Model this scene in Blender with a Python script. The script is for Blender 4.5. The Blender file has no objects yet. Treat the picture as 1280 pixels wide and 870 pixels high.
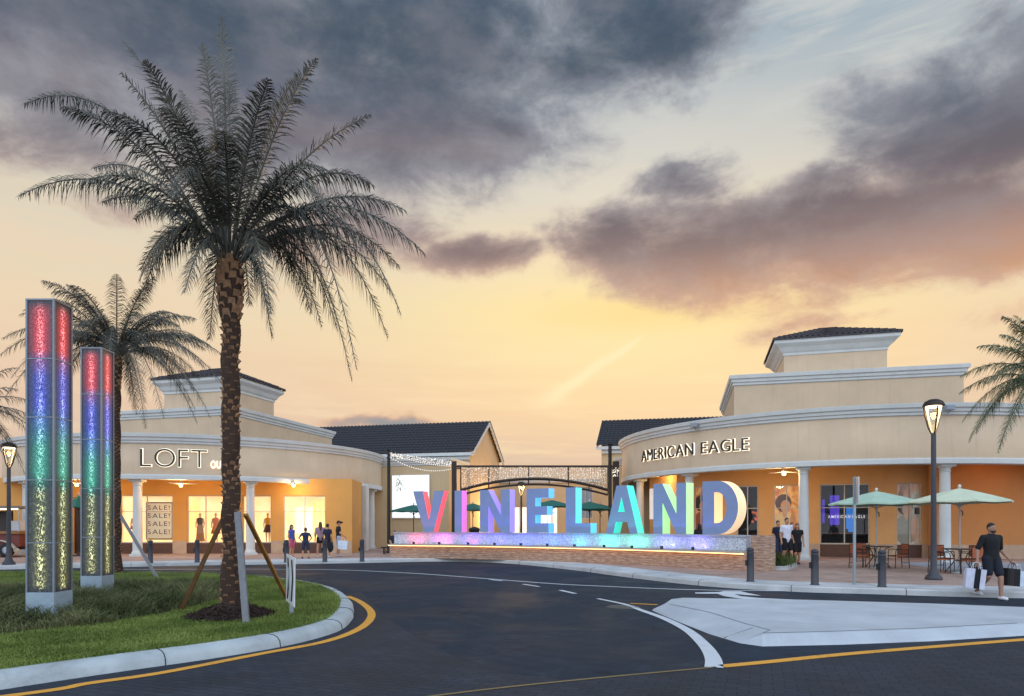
import bpy, bmesh, math, random
from mathutils import Vector, Matrix, noise as mnoise
from mathutils.geometry import tessellate_polygon
random.seed(7)
R_ = math.radians
scene = bpy.context.scene
COL = scene.collection
F = 853.0; HZ = 655.0; CH = 1.75

def s2l(c):
    return tuple(((v / 12.92) if v <= .04045 else ((v + .055) / 1.055) ** 2.4) for v in c[:3])

# ------------------------------------------------------------------ camera
cam = bpy.data.cameras.new('camera'); cam_o = bpy.data.objects.new('camera', cam); COL.objects.link(cam_o)
cam.sensor_width = 36; cam.lens = 36 * F / 1280; cam.shift_y = (HZ - 435) / 1280
cam.clip_end = 6000; cam.clip_start = .05
cam_o.location = (0, 0, CH); cam_o.rotation_euler = (R_(90), 0, 0)
scene.camera = cam_o
scene.view_settings.view_transform = 'Standard'; scene.view_settings.look = 'None'
scene.view_settings.exposure = 0.0; scene.view_settings.gamma = 1.0
scene.view_settings.use_curve_mapping = False
scene.render.engine = 'CYCLES'
scene.cycles.use_denoising = True
scene.cycles.max_bounces = 6; scene.cycles.diffuse_bounces = 3; scene.cycles.glossy_bounces = 3
scene.cycles.transparent_max_bounces = 12; scene.cycles.sample_clamp_indirect = 4
scene.cycles.caustics_reflective = False; scene.cycles.caustics_refractive = False

# ------------------------------------------------------------------ node helper
class NT:
    def __init__(s, tree): s.t = tree; s.n = tree.nodes; s.l = tree.links
    def new(s, t, **kw):
        n = s.n.new(t)
        for k, v in kw.items(): setattr(n, k, v)
        return n
    def put(s, sock, v):
        if hasattr(v, 'is_output'): s.l.new(v, sock)
        elif v is not None:
            try: sock.default_value = v
            except Exception:
                sock.default_value = (v[0], v[1], v[2], 1) if hasattr(v, '__len__') else v
    def m(s, op, a, b=None, c=None, clamp=False):
        n = s.new('ShaderNodeMath', operation=op); n.use_clamp = clamp
        s.put(n.inputs[0], a); s.put(n.inputs[1], b)
        if c is not None: s.put(n.inputs[2], c)
        return n.outputs[0]
    def ss(s, x, a, b):                        # smoothstep 0..1
        n = s.new('ShaderNodeMapRange', interpolation_type='SMOOTHSTEP')
        s.put(n.inputs[0], x); n.inputs[1].default_value = a; n.inputs[2].default_value = b
        return n.outputs[0]
    def mix(s, f, a, b, blend='MIX'):
        n = s.new('ShaderNodeMix', data_type='RGBA', blend_type=blend)
        s.put(n.inputs[0], f)
        for sock, v in ((n.inputs[6], a), (n.inputs[7], b)):
            if hasattr(v, 'is_output'): s.l.new(v, sock)
            else: sock.default_value = (v[0], v[1], v[2], 1)
        return n.outputs[2]
    def ramp(s, x, stops, interp='LINEAR'):
        n = s.new('ShaderNodeValToRGB'); r = n.color_ramp; r.interpolation = interp
        while len(r.elements) < len(stops): r.elements.new(.5)
        for e, (p, c) in zip(r.elements, stops):
            e.position = p; e.color = (c[0], c[1], c[2], 1) if hasattr(c, '__len__') else (c, c, c, 1)
        s.put(n.inputs[0], x); return n.outputs[0]
    def noise(s, vec, scale, detail=4, rough=.55, dist=0):
        n = s.new('ShaderNodeTexNoise'); s.put(n.inputs['Vector'], vec)
        n.inputs['Scale'].default_value = scale; n.inputs['Detail'].default_value = detail
        n.inputs['Roughness'].default_value = rough; n.inputs['Distortion'].default_value = dist
        return n.outputs[0]
    def mapping(s, vec, scale=(1, 1, 1), rot=(0, 0, 0), loc=(0, 0, 0)):
        n = s.new('ShaderNodeMapping'); s.put(n.inputs[0], vec)
        n.inputs[1].default_value = loc; n.inputs[2].default_value = rot; n.inputs[3].default_value = scale
        return n.outputs[0]

# ------------------------------------------------------------------ world: dusk sky as a function of direction
def dirang(px, py):
    x = (px - 640) / F; z = (HZ - py) / F
    return math.atan2(x, 1), math.atan2(z, math.hypot(x, 1))
world = bpy.data.worlds.new('World'); scene.world = world; world.use_nodes = True
W = NT(world.node_tree); W.n.clear()
tc = W.new('ShaderNodeTexCoord').outputs['Generated']
sp = W.new('ShaderNodeSeparateXYZ'); W.put(sp.inputs[0], tc)
dx, dy, dz = sp.outputs
az = W.m('ARCTAN2', dx, dy); el = W.m('ARCSINE', dz)
def el_stops(lst, top=1.0):                    # pixel rows in the view's middle -> elevation 0..1 rad
    out = []
    for py, c in lst:
        out.append((max(0, math.atan2(HZ - py, F)) / top, s2l(c)))
    return sorted(out, key=lambda t: t[0])
base_c = W.ramp(el, el_stops([(655, (.76, .66, .58)), (570, (.86, .76, .67)), (520, (.93, .80, .66)), (450, (.99, .87, .66)), (390, (1.0, .91, .68)),
                              (320, (.97, .88, .73)), (250, (.90, .86, .79)), (160, (.81, .81, .79)), (70, (.66, .72, .76)), (-200, (.45, .56, .68))]))
base_l = W.ramp(el, el_stops([(655, (.70, .61, .58)), (560, (.87, .76, .68)), (500, (.92, .80, .69)), (430, (.93, .84, .71)), (360, (.90, .84, .74)),
                              (300, (.85, .82, .74)), (230, (.76, .77, .75)), (160, (.66, .71, .74)), (60, (.60, .68, .74)), (-200, (.42, .53, .66))]))
# more golden towards az +0.2 (where the sun went down)
ga = W.m('SUBTRACT', az, .17)
gf = W.m('EXPONENT', W.m('MULTIPLY', W.m('MULTIPLY', ga, ga), -7.0))
skyc = W.mix(gf, base_l, base_c)
# faint horizontal cirrus
cir = W.noise(W.mapping(tc, scale=(2.2, 2.2, 17)), 2.6, 5, .6, .5)
skyc = W.mix(W.m('MULTIPLY', W.ss(cir, .42, .68), .65), skyc, W.mix(W.ss(el, .30, .52), W.mix(gf, s2l((.93, .83, .71)), s2l((1., .90, .70))), s2l((.82, .82, .80))))
cir2 = W.noise(W.mapping(tc, scale=(1.6, 1.6, 22), loc=(3, 1, 2)), 2.2, 4, .6, .3)
skyc = W.mix(W.m('MULTIPLY', W.m('MULTIPLY', W.ss(cir2, .46, .74), .30), W.ss(el, .34, .12)), skyc, s2l((.90, .74, .61)))
# sunset glow core
def gauss(a_, e_, px, py, rx, ry):
    a0, e0 = dirang(px, py)
    u = W.m('DIVIDE', W.m('SUBTRACT', a_, a0), rx / F); v = W.m('DIVIDE', W.m('SUBTRACT', e_, e0), ry / F * .9)
    return W.m('EXPONENT', W.m('MULTIPLY', W.m('ADD', W.m('MULTIPLY', u, u), W.m('MULTIPLY', v, v)), -1.0))
skyc = W.mix(W.m('MULTIPLY', gauss(az, el, 840, 420, 230, 80), .8), skyc, s2l((1.0, .93, .70)))
skyc = W.mix(W.m('MULTIPLY', gauss(az, el, 760, 505, 330, 60), .5), skyc, s2l((1.0, .86, .66)))
# brightest orange rim below the cloud bank, warm band above the roofs
skyc = W.mix(W.m('MULTIPLY', gauss(az, el, 830, 386, 190, 30), .7), skyc, s2l((1.0, .86, .56)))
skyc = W.mix(W.m('MULTIPLY', gauss(az, el, 1010, 425, 200, 40), .25), skyc, s2l((1.0, .80, .60)))
# contrail: thin bright streak
a1, e1 = dirang(800, 424); a2, e2 = dirang(668, 508)
L_ = math.hypot(a2 - a1, e2 - e1); ux, uy = (a2 - a1) / L_, (e2 - e1) / L_
wn = W.m('MULTIPLY', W.m('SUBTRACT', W.noise(tc, 22, 3), .5), .02)
ta = W.m('ADD', W.m('MULTIPLY', W.m('SUBTRACT', az, a1), ux), W.m('MULTIPLY', W.m('SUBTRACT', el, e1), uy))
tb = W.m('ADD', W.m('ADD', W.m('MULTIPLY', W.m('SUBTRACT', az, a1), -uy), W.m('MULTIPLY', W.m('SUBTRACT', el, e1), ux)), wn)
wid = W.m('ADD', .003, W.m('MULTIPLY', W.m('MAXIMUM', ta, 0), .055))
q = W.m('DIVIDE', tb, wid)
ctr = W.m('MULTIPLY', W.m('EXPONENT', W.m('MULTIPLY', W.m('MULTIPLY', q, q), -1)), W.m('MULTIPLY', W.ss(ta, -.015, .02), W.ss(ta, L_ + .02, L_ - .06)))
skyc = W.mix(W.m('MULTIPLY', ctr, .9), skyc, s2l((1., .93, .74)))
# clouds
wv = W.new('ShaderNodeTexNoise'); W.put(wv.inputs['Vector'], W.mapping(tc, scale=(1, 1, 1.6))); wv.inputs['Scale'].default_value = 4.5
wv.inputs['Detail'].default_value = 5; wv.inputs['Roughness'].default_value = .55
ws = W.new('ShaderNodeSeparateColor'); W.put(ws.inputs[0], wv.outputs[1])
azw = W.m('ADD', az, W.m('MULTIPLY', W.m('SUBTRACT', ws.outputs[0], .5), .17))
elw = W.m('ADD', el, W.m('MULTIPLY', W.m('SUBTRACT', ws.outputs[1], .5), .11))
CL = [  # px, py, rx, ry, weight
    (150, 20, 520, 150, 1.15), (480, 60, 330, 150, 1.15), (800, 10, 190, 95, 1.05), (330, 150, 330, 85, 1.0), (590, 175, 100, 62, .85), (700, 70, 190, 80, .9), (60, 165, 190, 62, .65),
    (770, 296, 95, 50, .95), (905, 298, 190, 70, 1.2), (1090, 292, 300, 66, 1.22), (1290, 275, 190, 56, 1.1), (845, 218, 95, 30, .85), (970, 240, 140, 34, .8), (990, 345, 190, 30, .8),
    (1150, 105, 120, 46, .9), (1235, 150, 160, 66, 1.25), (1110, 165, 100, 34, .8), (1250, 70, 110, 60, .78),
    (470, 270, 120, 62, .88), (610, 318, 100, 32, .95), (360, 300, 90, 40, .7), (130, 262, 110, 26, .5), (1265, 392, 70, 24, .62), (465, 524, 105, 16, .95), (1010, 400, 130, 20, .5), (330, 300, 120, 20, .35)]
M_ = None
for c in CL:
    g = W.m('MULTIPLY', gauss(azw, elw, *c[:4]), c[4])
    M_ = g if M_ is None else W.m('SMOOTH_MAX', M_, g, .12)
fb = W.noise(W.mapping(tc, scale=(1, 1, 1.8)), 8.5, 10, .64, .25)
fb2 = W.noise(W.mapping(tc, scale=(1, 1, 1.5), loc=(5, 2, 1)), 3.1, 5, .5)
dens_raw = W.m('ADD', M_, W.m('ADD', W.m('MULTIPLY', W.m('SUBTRACT', fb, .5), 1.25), W.m('MULTIPLY', W.m('SUBTRACT', fb2, .5), .35)))
dens = W.ss(dens_raw, .27, .72)
thick = W.ss(dens_raw, .40, 1.05)
ccol = W.ramp(el, el_stops([(520, (.50, .56, .60)), (470, (.60, .52, .50)), (400, (.80, .60, .47)), (360, (.70, .54, .48)), (320, (.51, .43, .44)), (270, (.37, .34, .39)), (220, (.36, .36, .42)), (190, (.44, .41, .45)),
                            (140, (.31, .34, .41)), (60, (.22, .285, .36)), (-200, (.30, .38, .47))]))
ccol = W.mix(W.m('MULTIPLY', W.m('MULTIPLY', W.ss(az, .34, .48), W.ss(el, .43, .50)), .85), ccol, s2l((.34, .39, .46)))
thin = W.mix(W.ss(el, .52, .25), s2l((.60, .62, .66)), s2l((.88, .70, .58)))
ccol = W.mix(thick, thin, ccol)
fb3 = W.noise(W.mapping(tc, scale=(1, 1, 1.7), loc=(2, 7, 1)), 9, 6, .6)
ccol = W.mix(W.m('MULTIPLY', W.ss(fb3, .38, .68), .45), ccol, W.mix(.55, ccol, s2l((.66, .63, .65))))
skyc = W.mix(W.m('MULTIPLY', dens, .93), skyc, ccol)
# sky half opposite the sunset, out of view, brightened to light the building fronts
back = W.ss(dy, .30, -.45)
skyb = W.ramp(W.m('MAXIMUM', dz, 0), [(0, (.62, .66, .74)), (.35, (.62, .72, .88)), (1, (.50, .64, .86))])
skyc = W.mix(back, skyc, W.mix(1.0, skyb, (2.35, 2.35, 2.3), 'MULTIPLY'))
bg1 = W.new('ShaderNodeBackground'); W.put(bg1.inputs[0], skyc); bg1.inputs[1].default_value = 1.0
ns = W.new('ShaderNodeTexSky', sky_type='NISHITA'); ns.sun_disc = False
ns.sun_elevation = R_(1.5); ns.sun_rotation = R_(14)
bg2 = W.new('ShaderNodeBackground'); W.put(bg2.inputs[0], ns.outputs[0]); bg2.inputs[1].default_value = .006
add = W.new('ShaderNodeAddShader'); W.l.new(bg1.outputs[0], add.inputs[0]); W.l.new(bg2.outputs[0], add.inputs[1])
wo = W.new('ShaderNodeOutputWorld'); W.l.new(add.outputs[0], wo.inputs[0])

sun = bpy.data.lights.new('sun', 'SUN'); sun.energy = .6; sun.angle = R_(14); sun.color = (1, .72, .48)
sun_o = bpy.data.objects.new('sun', sun); COL.objects.link(sun_o)
sun_o.rotation_euler = Vector((-math.sin(R_(14)) * math.cos(R_(5)), -math.cos(R_(14)) * math.cos(R_(5)), -math.sin(R_(5)))).to_track_quat('-Z', 'Y').to_euler()

# ------------------------------------------------------------------ materials
MATS = {}
def mat(name, col, rough=.7, var=.12, vscale=3., bump=0., bscale=40., metal=0., spec=.5, emit=None, estr=0., lin=False, dirt=0., dirtcol=(.05, .045, .04)):
    if name in MATS: return MATS[name]
    m = bpy.data.materials.new(name); m.use_nodes = True; N = NT(m.node_tree); b = N.n['Principled BSDF']
    c = col if lin else s2l(col)
    oc = N.new('ShaderNodeTexCoord').outputs['Object']
    if var > 0:
        n1 = N.noise(oc, vscale, 6, .6)
        lo = tuple(max(0, x * (1 - var * 1.5)) for x in c); hi = tuple(min(1, x * (1 + var * 1.3)) for x in c)
        cc = N.ramp(n1, [(.25, lo), (.75, hi)])
        if dirt > 0:
            cc = N.mix(N.m('MULTIPLY', N.ss(N.noise(oc, vscale * .45, 8, .7, .6), .5, .72), dirt), cc, dirtcol)
        N.put(b.inputs['Base Color'], cc)
        N.put(b.inputs['Roughness'], N.m('ADD', rough - .08, N.m('MULTIPLY', n1, .16)))
    else:
        b.inputs['Base Color'].default_value = (*c, 1); b.inputs['Roughness'].default_value = rough
    b.inputs['Metallic'].default_value = metal; b.inputs['Specular IOR Level'].default_value = spec
    if name.startswith('stucco') or name == 'white_trim_paint':
        st_ = N.noise(N.mapping(oc, scale=(2.2, 2.2, .16)), 2.4, 6, .65)
        cc = N.mix(N.m('MULTIPLY', N.ss(st_, .5, .78), .22), cc, tuple(v * .55 for v in c)); N.put(b.inputs['Base Color'], cc)
    if bump > 0:
        bn = N.new('ShaderNodeBump'); bn.inputs['Strength'].default_value = bump; bn.inputs['Distance'].default_value = .01
        N.put(bn.inputs['Height'], N.noise(oc, bscale, 5, .6)); N.l.new(bn.outputs[0], b.inputs['Normal'])
    if emit is not None:
        b.inputs['Emission Color'].default_value = (*s2l(emit), 1); b.inputs['Emission Strength'].default_value = estr
    MATS[name] = m; return m

# ------------------------------------------------------------------ mesh builder
class MB:
    def __init__(s): s.v = []; s.f = []; s.uv = None; s.sm = []
    def add(s, vs, fs, smooth=False):
        o = len(s.v); s.v += [tuple(p) for p in vs]
        for f in fs: s.f.append(tuple(i + o for i in f)); s.sm.append(smooth)
        return s
    def box(s, c, d, rz=0., m=None):
        hx, hy, hz = d[0] / 2, d[1] / 2, d[2] / 2; cs, sn = math.cos(rz), math.sin(rz)
        vs = []
        for z in (-hz, hz):
            for x, y in ((-hx, -hy), (hx, -hy), (hx, hy), (-hx, hy)):
                p = Vector((x * cs - y * sn, x * sn + y * cs, z))
                if m is not None: p = m @ Vector((x, y, z))
                vs.append((p[0] + c[0], p[1] + c[1], p[2] + c[2]))
        return s.add(vs, [(3, 2, 1, 0), (4, 5, 6, 7), (0, 1, 5, 4), (1, 2, 6, 5), (2, 3, 7, 6), (3, 0, 4, 7)])
    def bar(s, a, b, w, h, up=(0, 0, 1)):                     # rectangular beam from a to b
        a = Vector(a); b = Vector(b); d = (b - a); L = d.length; d.normalize()
        u = Vector(up)
        if abs(d.dot(u)) > .98: u = Vector((0, 1, 0))
        x = d.cross(u).normalized(); y = x.cross(d).normalized()
        vs = []
        for p in (a, b):
            for i, j in ((-1, -1), (1, -1), (1, 1), (-1, 1)): vs.append(p + x * (i * w / 2) + y * (j * h / 2))
        return s.add(vs, [(0, 1, 2, 3), (7, 6, 5, 4), (4, 5, 1, 0), (5, 6, 2, 1), (6, 7, 3, 2), (7, 4, 0, 3)])
    def tube(s, pts, r, n=10, caps=True, smooth=True):
        pts = [Vector(p) for p in pts]; rs = r if hasattr(r, '__len__') else [r] * len(pts)
        vs = []; fs = []; x = None
        for i, p in enumerate(pts):
            d = (pts[min(i + 1, len(pts) - 1)] - pts[max(i - 1, 0)]).normalized()
            if x is None: x = d.cross(Vector((0, 0, 1)) if abs(d.z) < .9 else Vector((0, 1, 0))).normalized()
            x = (x - d * x.dot(d)).normalized(); y = d.cross(x)
            for k in range(n):
                a = 2 * math.pi * k / n; vs.append(p + (x * math.cos(a) + y * math.sin(a)) * rs[i])
        for i in range(len(pts) - 1):
            for k in range(n):
                k2 = (k + 1) % n; fs.append((i * n + k, i * n + k2, (i + 1) * n + k2, (i + 1) * n + k))
        s.add(vs, fs, smooth)
        if caps:
            m = len(pts) - 1
            s.add([vs[k] for k in range(n)], [tuple(range(n - 1, -1, -1))]); s.add([vs[m * n + k] for k in range(n)], [tuple(range(n))])
        return s
    def lathe(s, prof, c=(0, 0, 0), n=20, smooth=True, ph=0., arc=2 * math.pi):
        vs = []; fs = []; full = abs(arc - 2 * math.pi) < 1e-6; k_ = n if full else n + 1
        for r, z in prof:
            for k in range(k_):
                a = ph + arc * k / n; vs.append((c[0] + r * math.cos(a), c[1] + r * math.sin(a), c[2] + z))
        for i in range(len(prof) - 1):
            for k in range(n):
                k2 = (k + 1) % k_; fs.append((i * k_ + k, i * k_ + k2, (i + 1) * k_ + k2, (i + 1) * k_ + k))
        return s.add(vs, fs, smooth)
    def ell(s, c, r, n=14, m=9, mat3=None):
        vs = []; fs = []
        for i in range(m + 1):
            t = math.pi * i / m
            for k in range(n):
                a = 2 * math.pi * k / n
                p = Vector((r[0] * math.sin(t) * math.cos(a), r[1] * math.sin(t) * math.sin(a), r[2] * math.cos(t)))
                if mat3 is not None: p = mat3 @ p
                vs.append((c[0] + p[0], c[1] + p[1], c[2] + p[2]))
        for i in range(m):
            for k in range(n):
                k2 = (k + 1) % n; fs.append((i * n + k, (i + 1) * n + k, (i + 1) * n + k2, i * n + k2))
        return s.add(vs, fs, True)
    def sheet(s, pts, z):                                      # flat polygon (any simple outline)
        P = [Vector((p[0], p[1], 0)) for p in pts]
        tris = tessellate_polygon([P])
        fs = []
        for t in tris:
            a, b, c = (P[i] for i in t)
            fs.append(tuple(t) if (b - a).cross(c - a).z > 0 else (t[0], t[2], t[1]))
        return s.add([(p.x, p.y, z) for p in P], fs)
    def strip(s, pts, w, z):                                   # painted line along a polyline
        P = [Vector((p[0], p[1])) for p in pts]; vs = []
        for i, p in enumerate(P):
            d = (P[min(i + 1, len(P) - 1)] - P[max(i - 1, 0)]).normalized(); n = Vector((-d.y, d.x))
            ww = w[i] if hasattr(w, '__len__') else w
            vs += [(*(p - n * ww / 2), z), (*(p + n * ww / 2), z)]
        return s.add(vs, [(2 * i, 2 * i + 2, 2 * i + 3, 2 * i + 1) for i in range(len(P) - 1)])
    def sweep(s, pts, prof, closed=False, smooth=False):       # profile (offset to the left of travel, z) along a plan polyline
        P = [Vector((p[0], p[1])) for p in pts]; n_ = len(P); k = len(prof); vs = []
        for i, p in enumerate(P):
            if closed: d1 = (p - P[i - 1]).normalized(); d2 = (P[(i + 1) % n_] - p).normalized()
            else:
                d1 = (p - P[max(i - 1, 0)]); d2 = (P[min(i + 1, n_ - 1)] - p)
                d1 = (d1 if d1.length > 0 else d2).normalized(); d2 = (d2 if d2.length > 0 else d1).normalized()
            nn = Vector((-(d1 + d2).y, (d1 + d2).x)).normalized(); sc = 1 / max(.35, nn.dot(Vector((-d1.y, d1.x))))
            for o, z in prof: vs.append((*(p + nn * o * sc), z))
        fs = []
        for i in range(n_ if closed else n_ - 1):
            j = (i + 1) % n_
            for q in range(k - 1): fs.append((i * k + q, j * k + q, j * k + q + 1, i * k + q + 1))
        return s.add(vs, fs, smooth)
    def prism(s, outline, y0, y1, hole=None, front=True, side=True, xf=None):    # outline in (x,z); extruded along y
        loops = [[Vector((x, z, 0)) for x, z in outline]]
        if hole: loops.append([Vector((x, z, 0)) for x, z in hole])
        flat = [p for l in loops for p in l]; xf = xf or (lambda p: p)
        if front:
            tr = tessellate_polygon(loops)
            for y, flip in ((y0, 0), (y1, 1)):
                fs = []
                for t in tr:
                    a, b, c = (flat[i] for i in t); cw = (b - a).cross(c - a).z > 0
                    fs.append(tuple(t) if cw != bool(flip) else (t[0], t[2], t[1]))
                s.add([xf((p.x, y, p.y)) for p in flat], fs)
        if side:
            for li, l in enumerate(loops):
                n = len(l); ar = sum(l[i].x * l[(i + 1) % n].y - l[(i + 1) % n].x * l[i].y for i in range(n))
                out = (ar > 0) == (li == 0)
                vs = [xf((p.x, y0, p.y)) for p in l] + [xf((p.x, y1, p.y)) for p in l]
                s.add(vs, [((i, (i + 1) % n, (i + 1) % n + n, i + n) if out else (i + n, (i + 1) % n + n, (i + 1) % n, i)) for i in range(n)])
        return s
    def build(s, name, m, parent=None, org=None, bevel=0.):
        o = org if org is not None else (parent.location if parent is not None else (0, 0, 0))
        if parent is not None and org is None and parent.parent is not None: o = Vector(o) + parent.parent.location
        me = bpy.data.meshes.new(name); me.from_pydata([(x - o[0], y - o[1], z - o[2]) for x, y, z in s.v], [], s.f)
        me.polygons.foreach_set('use_smooth', s.sm); me.update()
        ob = bpy.data.objects.new(name, me); COL.objects.link(ob)
        if m is not None: me.materials.append(m)
        if parent is not None: ob.parent = parent
        elif org is not None: ob.location = org
        if bevel > 0:
            bv = ob.modifiers.new('bevel', 'BEVEL'); bv.width = bevel; bv.segments = 2; bv.limit_method = 'ANGLE'; bv.angle_limit = R_(40)
        return ob

def thing(name, label, cat, loc=(0, 0, 0), rz=0., group=None):
    o = bpy.data.objects.new(name, None); COL.objects.link(o); o.location = loc; o.rotation_euler = (0, 0, rz)
    o.empty_display_size = .1; o['label'] = label; o['category'] = cat
    if group: o['group'] = group
    return o
def tag(o, label, cat, group=None):
    o['label'] = label; o['category'] = cat
    if group: o['group'] = group
    return o
def kind(o, k): o['kind'] = k; return o
def dup(root, loc, rz=0., label=None, group=None):
    r = root.copy(); COL.objects.link(r); r.location = loc; r.rotation_euler = (0, 0, rz)
    if label: r['label'] = label
    if group: r['group'] = group
    for ch in list(root.children):
        c = ch.copy(); COL.objects.link(c); c.parent = r
        for g in list(ch.children):
            d = g.copy(); COL.objects.link(d); d.parent = c
    return r
def lamp(kind_, loc, energy, col, parent=None, **kw):
    l = bpy.data.lights.new('lamp_light', kind_); l.energy = energy; l.color = s2l(col) if max(col) <= 1 else col
    for k, v in kw.items(): setattr(l, k, v)
    o = bpy.data.objects.new('lamp_light', l); COL.objects.link(o)
    o.location = Vector(loc) - (parent.location if parent else Vector((0, 0, 0)))
    if parent: o.parent = parent
    return o

def G(px, py, z=0.):                        # ground point seen at a photo pixel
    Y = F * (CH - z) / (py - HZ); return ((px - 640) / F * Y, Y)
def at(px, py, Y): return Vector(((px - 640) / F * Y, Y, CH + (HZ - py) / F * Y))
def smooth_line(pts, n=6):                  # Catmull-Rom
    P = [Vector(p) for p in pts]; out = []
    for i in range(len(P) - 1):
        p0, p1, p2, p3 = P[max(i - 1, 0)], P[i], P[i + 1], P[min(i + 2, len(P) - 1)]
        for k in range(n):
            t = k / n
            out.append(.5 * ((2 * p1) + (p2 - p0) * t + (2 * p0 - 5 * p1 + 4 * p2 - p3) * t * t + (3 * p1 - p0 - 3 * p2 + p3) * t ** 3))
    out.append(P[-1]); return out

# common materials
M_stucco = mat('stucco_tan', (.80, .70, .585), .9, .07, .8, .35, 60)
M_stucco_warm = mat('stucco_sand', (.78, .68, .53), .9, .07, .8, .35, 60)
M_orange = mat('orange_wall_paint', (.84, .61, .32), .85, .06, .9, .3, 60)
M_orange_r = mat('deep_orange_wall_paint', (.84, .64, .41), .85, .06, .9, .3, 60)
M_white = mat('white_trim_paint', (.78, .78, .765), .7, .06, 1.2, .15, 50)
M_dado = mat('beige_stone_dado', (.72, .62, .52), .8, .12, 2.5, .2, 30)
M_bulk = mat('brown_bulkhead', (.33, .22, .17), .6, .15, 4)
M_black = mat('black_metal', (.12, .11, .115), .45, .12, 5, metal=.3)
M_bronze = mat('bronze_metal', (.20, .155, .13), .45, .12, 5, metal=.4)
M_dkgrey = mat('charcoal_bollard_paint', (.20, .21, .24), .45, .12, 6)
M_frame = mat('pale_window_frame', (.78, .74, .68), .5, .05, 3)
M_conc = mat('pale_concrete', (.72, .72, .715), .85, .12, 1.6, .3, 35, dirt=.25, dirtcol=(.16, .15, .14))
M_galv = mat('galvanised_steel', (.62, .66, .68), .45, .1, 6, metal=.5)

# ------------------------------------------------------------------ ground
def asphalt():
    m = bpy.data.materials.new('asphalt'); m.use_nodes = True; N = NT(m.node_tree); b = N.n['Principled BSDF']
    oc = N.new('ShaderNodeTexCoord').outputs['Object']
    big = N.noise(oc, .35, 6, .65, .8); mid = N.noise(N.mapping(oc, scale=(1, 1.6, 1), rot=(0, 0, .5)), 1.8, 7, .7, 1.)
    fine = N.noise(oc, 140, 3, .7)
    c = N.ramp(big, [(.3, (.011, .018, .030)), (.7, (.021, .033, .052))])
    c = N.mix(N.m('MULTIPLY', N.ss(mid, .48, .72), .5), c, (.046, .066, .090))
    c = N.mix(N.m('MULTIPLY', N.ss(fine, .5, .8), .4), c, (.075, .08, .088))
    vr = N.new('ShaderNodeTexVoronoi', feature='DISTANCE_TO_EDGE'); wv_ = N.new('ShaderNodeTexNoise'); N.put(wv_.inputs['Vector'], oc); wv_.inputs['Scale'].default_value = 1.6; wv_.inputs['Detail'].default_value = 5
    N.put(vr.inputs['Vector'], N.mix(.22, oc, wv_.outputs[1], 'ADD')); vr.inputs['Scale'].default_value = .33
    crk = N.m('MULTIPLY', N.ss(vr.outputs['Distance'], .006, .0015), N.ss(N.noise(oc, .5, 3), .48, .56))
    c = N.mix(N.m('MULTIPLY', crk, .75), c, (.004, .005, .006))
    c = N.mix(N.m('MULTIPLY', N.ss(N.noise(N.mapping(oc, loc=(4, 9, 0)), 1.1, 4, .5), .64, .74), .5), c, (.008, .009, .012))
    N.put(b.inputs['Base Color'], c); N.put(b.inputs['Roughness'], N.m('ADD', .56, N.m('MULTIPLY', N.ss(big, .35, .65), .26)))
    b.inputs['Specular IOR Level'].default_value = .14
    bp = N.new('ShaderNodeBump'); bp.inputs['Strength'].default_value = .5; bp.inputs['Distance'].default_value = .006
    N.put(bp.inputs['Height'], fine); N.l.new(bp.outputs[0], b.inputs['Normal']); return m
def pavers(name, c1, c2, mortar, rot, bw=.2, bh=.1, rough=.6):
    m = bpy.data.materials.new(name); m.use_nodes = True; N = NT(m.node_tree); b = N.n['Principled BSDF']
    oc = N.new('ShaderNodeTexCoord').outputs['Object']
    br = N.new('ShaderNodeTexBrick'); N.put(br.inputs['Vector'], N.mapping(oc, rot=(0, 0, rot)))
    br.inputs['Color1'].default_value = (*c1, 1); br.inputs['Color2'].default_value = (*c2, 1); br.inputs['Mortar'].default_value = (*mortar, 1)
    br.inputs['Scale'].default_value = 1; br.inputs['Brick Width'].default_value = bw; br.inputs['Row Height'].default_value = bh
    br.inputs['Mortar Size'].default_value = .006; br.inputs['Mortar Smooth'].default_value = .3
    n1 = N.noise(oc, .9, 6, .65, .5)
    c = N.mix(1.0, br.outputs[0], N.ramp(n1, [(.3, .65), (.7, 1.25)]), 'MULTIPLY')
    c = N.mix(N.m('MULTIPLY', N.ss(N.noise(oc, 60, 3), .5, .75), .3), c, tuple(v * 1.8 for v in c1))
    N.put(b.inputs['Base Color'], c); N.put(b.inputs['Roughness'], N.m('ADD', rough - .1, N.m('MULTIPLY', n1, .3))); b.inputs['Specular IOR Level'].default_value = .2
    bp = N.new('ShaderNodeBump'); bp.inputs['Strength'].default_value = .7; bp.inputs['Distance'].default_value = .006
    N.put(bp.inputs['Height'], N.m('SUBTRACT', 1, br.outputs[1])); N.l.new(bp.outputs[0], b.inputs['Normal']); return m
M_pav = pavers('dark_road_pavers', (.024, .031, .044), (.034, .040, .054), (.012, .015, .020), .35, .24, .12, .68)
M_plaza = pavers('pink_plaza_pavers', (.34, .235, .195), (.40, .285, .24), (.24, .18, .15), .25, .4, .2, .75)

kind(MB().sheet([(-900, -60), (900, -60), (900, 2500), (-900, 2500)], 0).build('road', asphalt()), 'structure')

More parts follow.
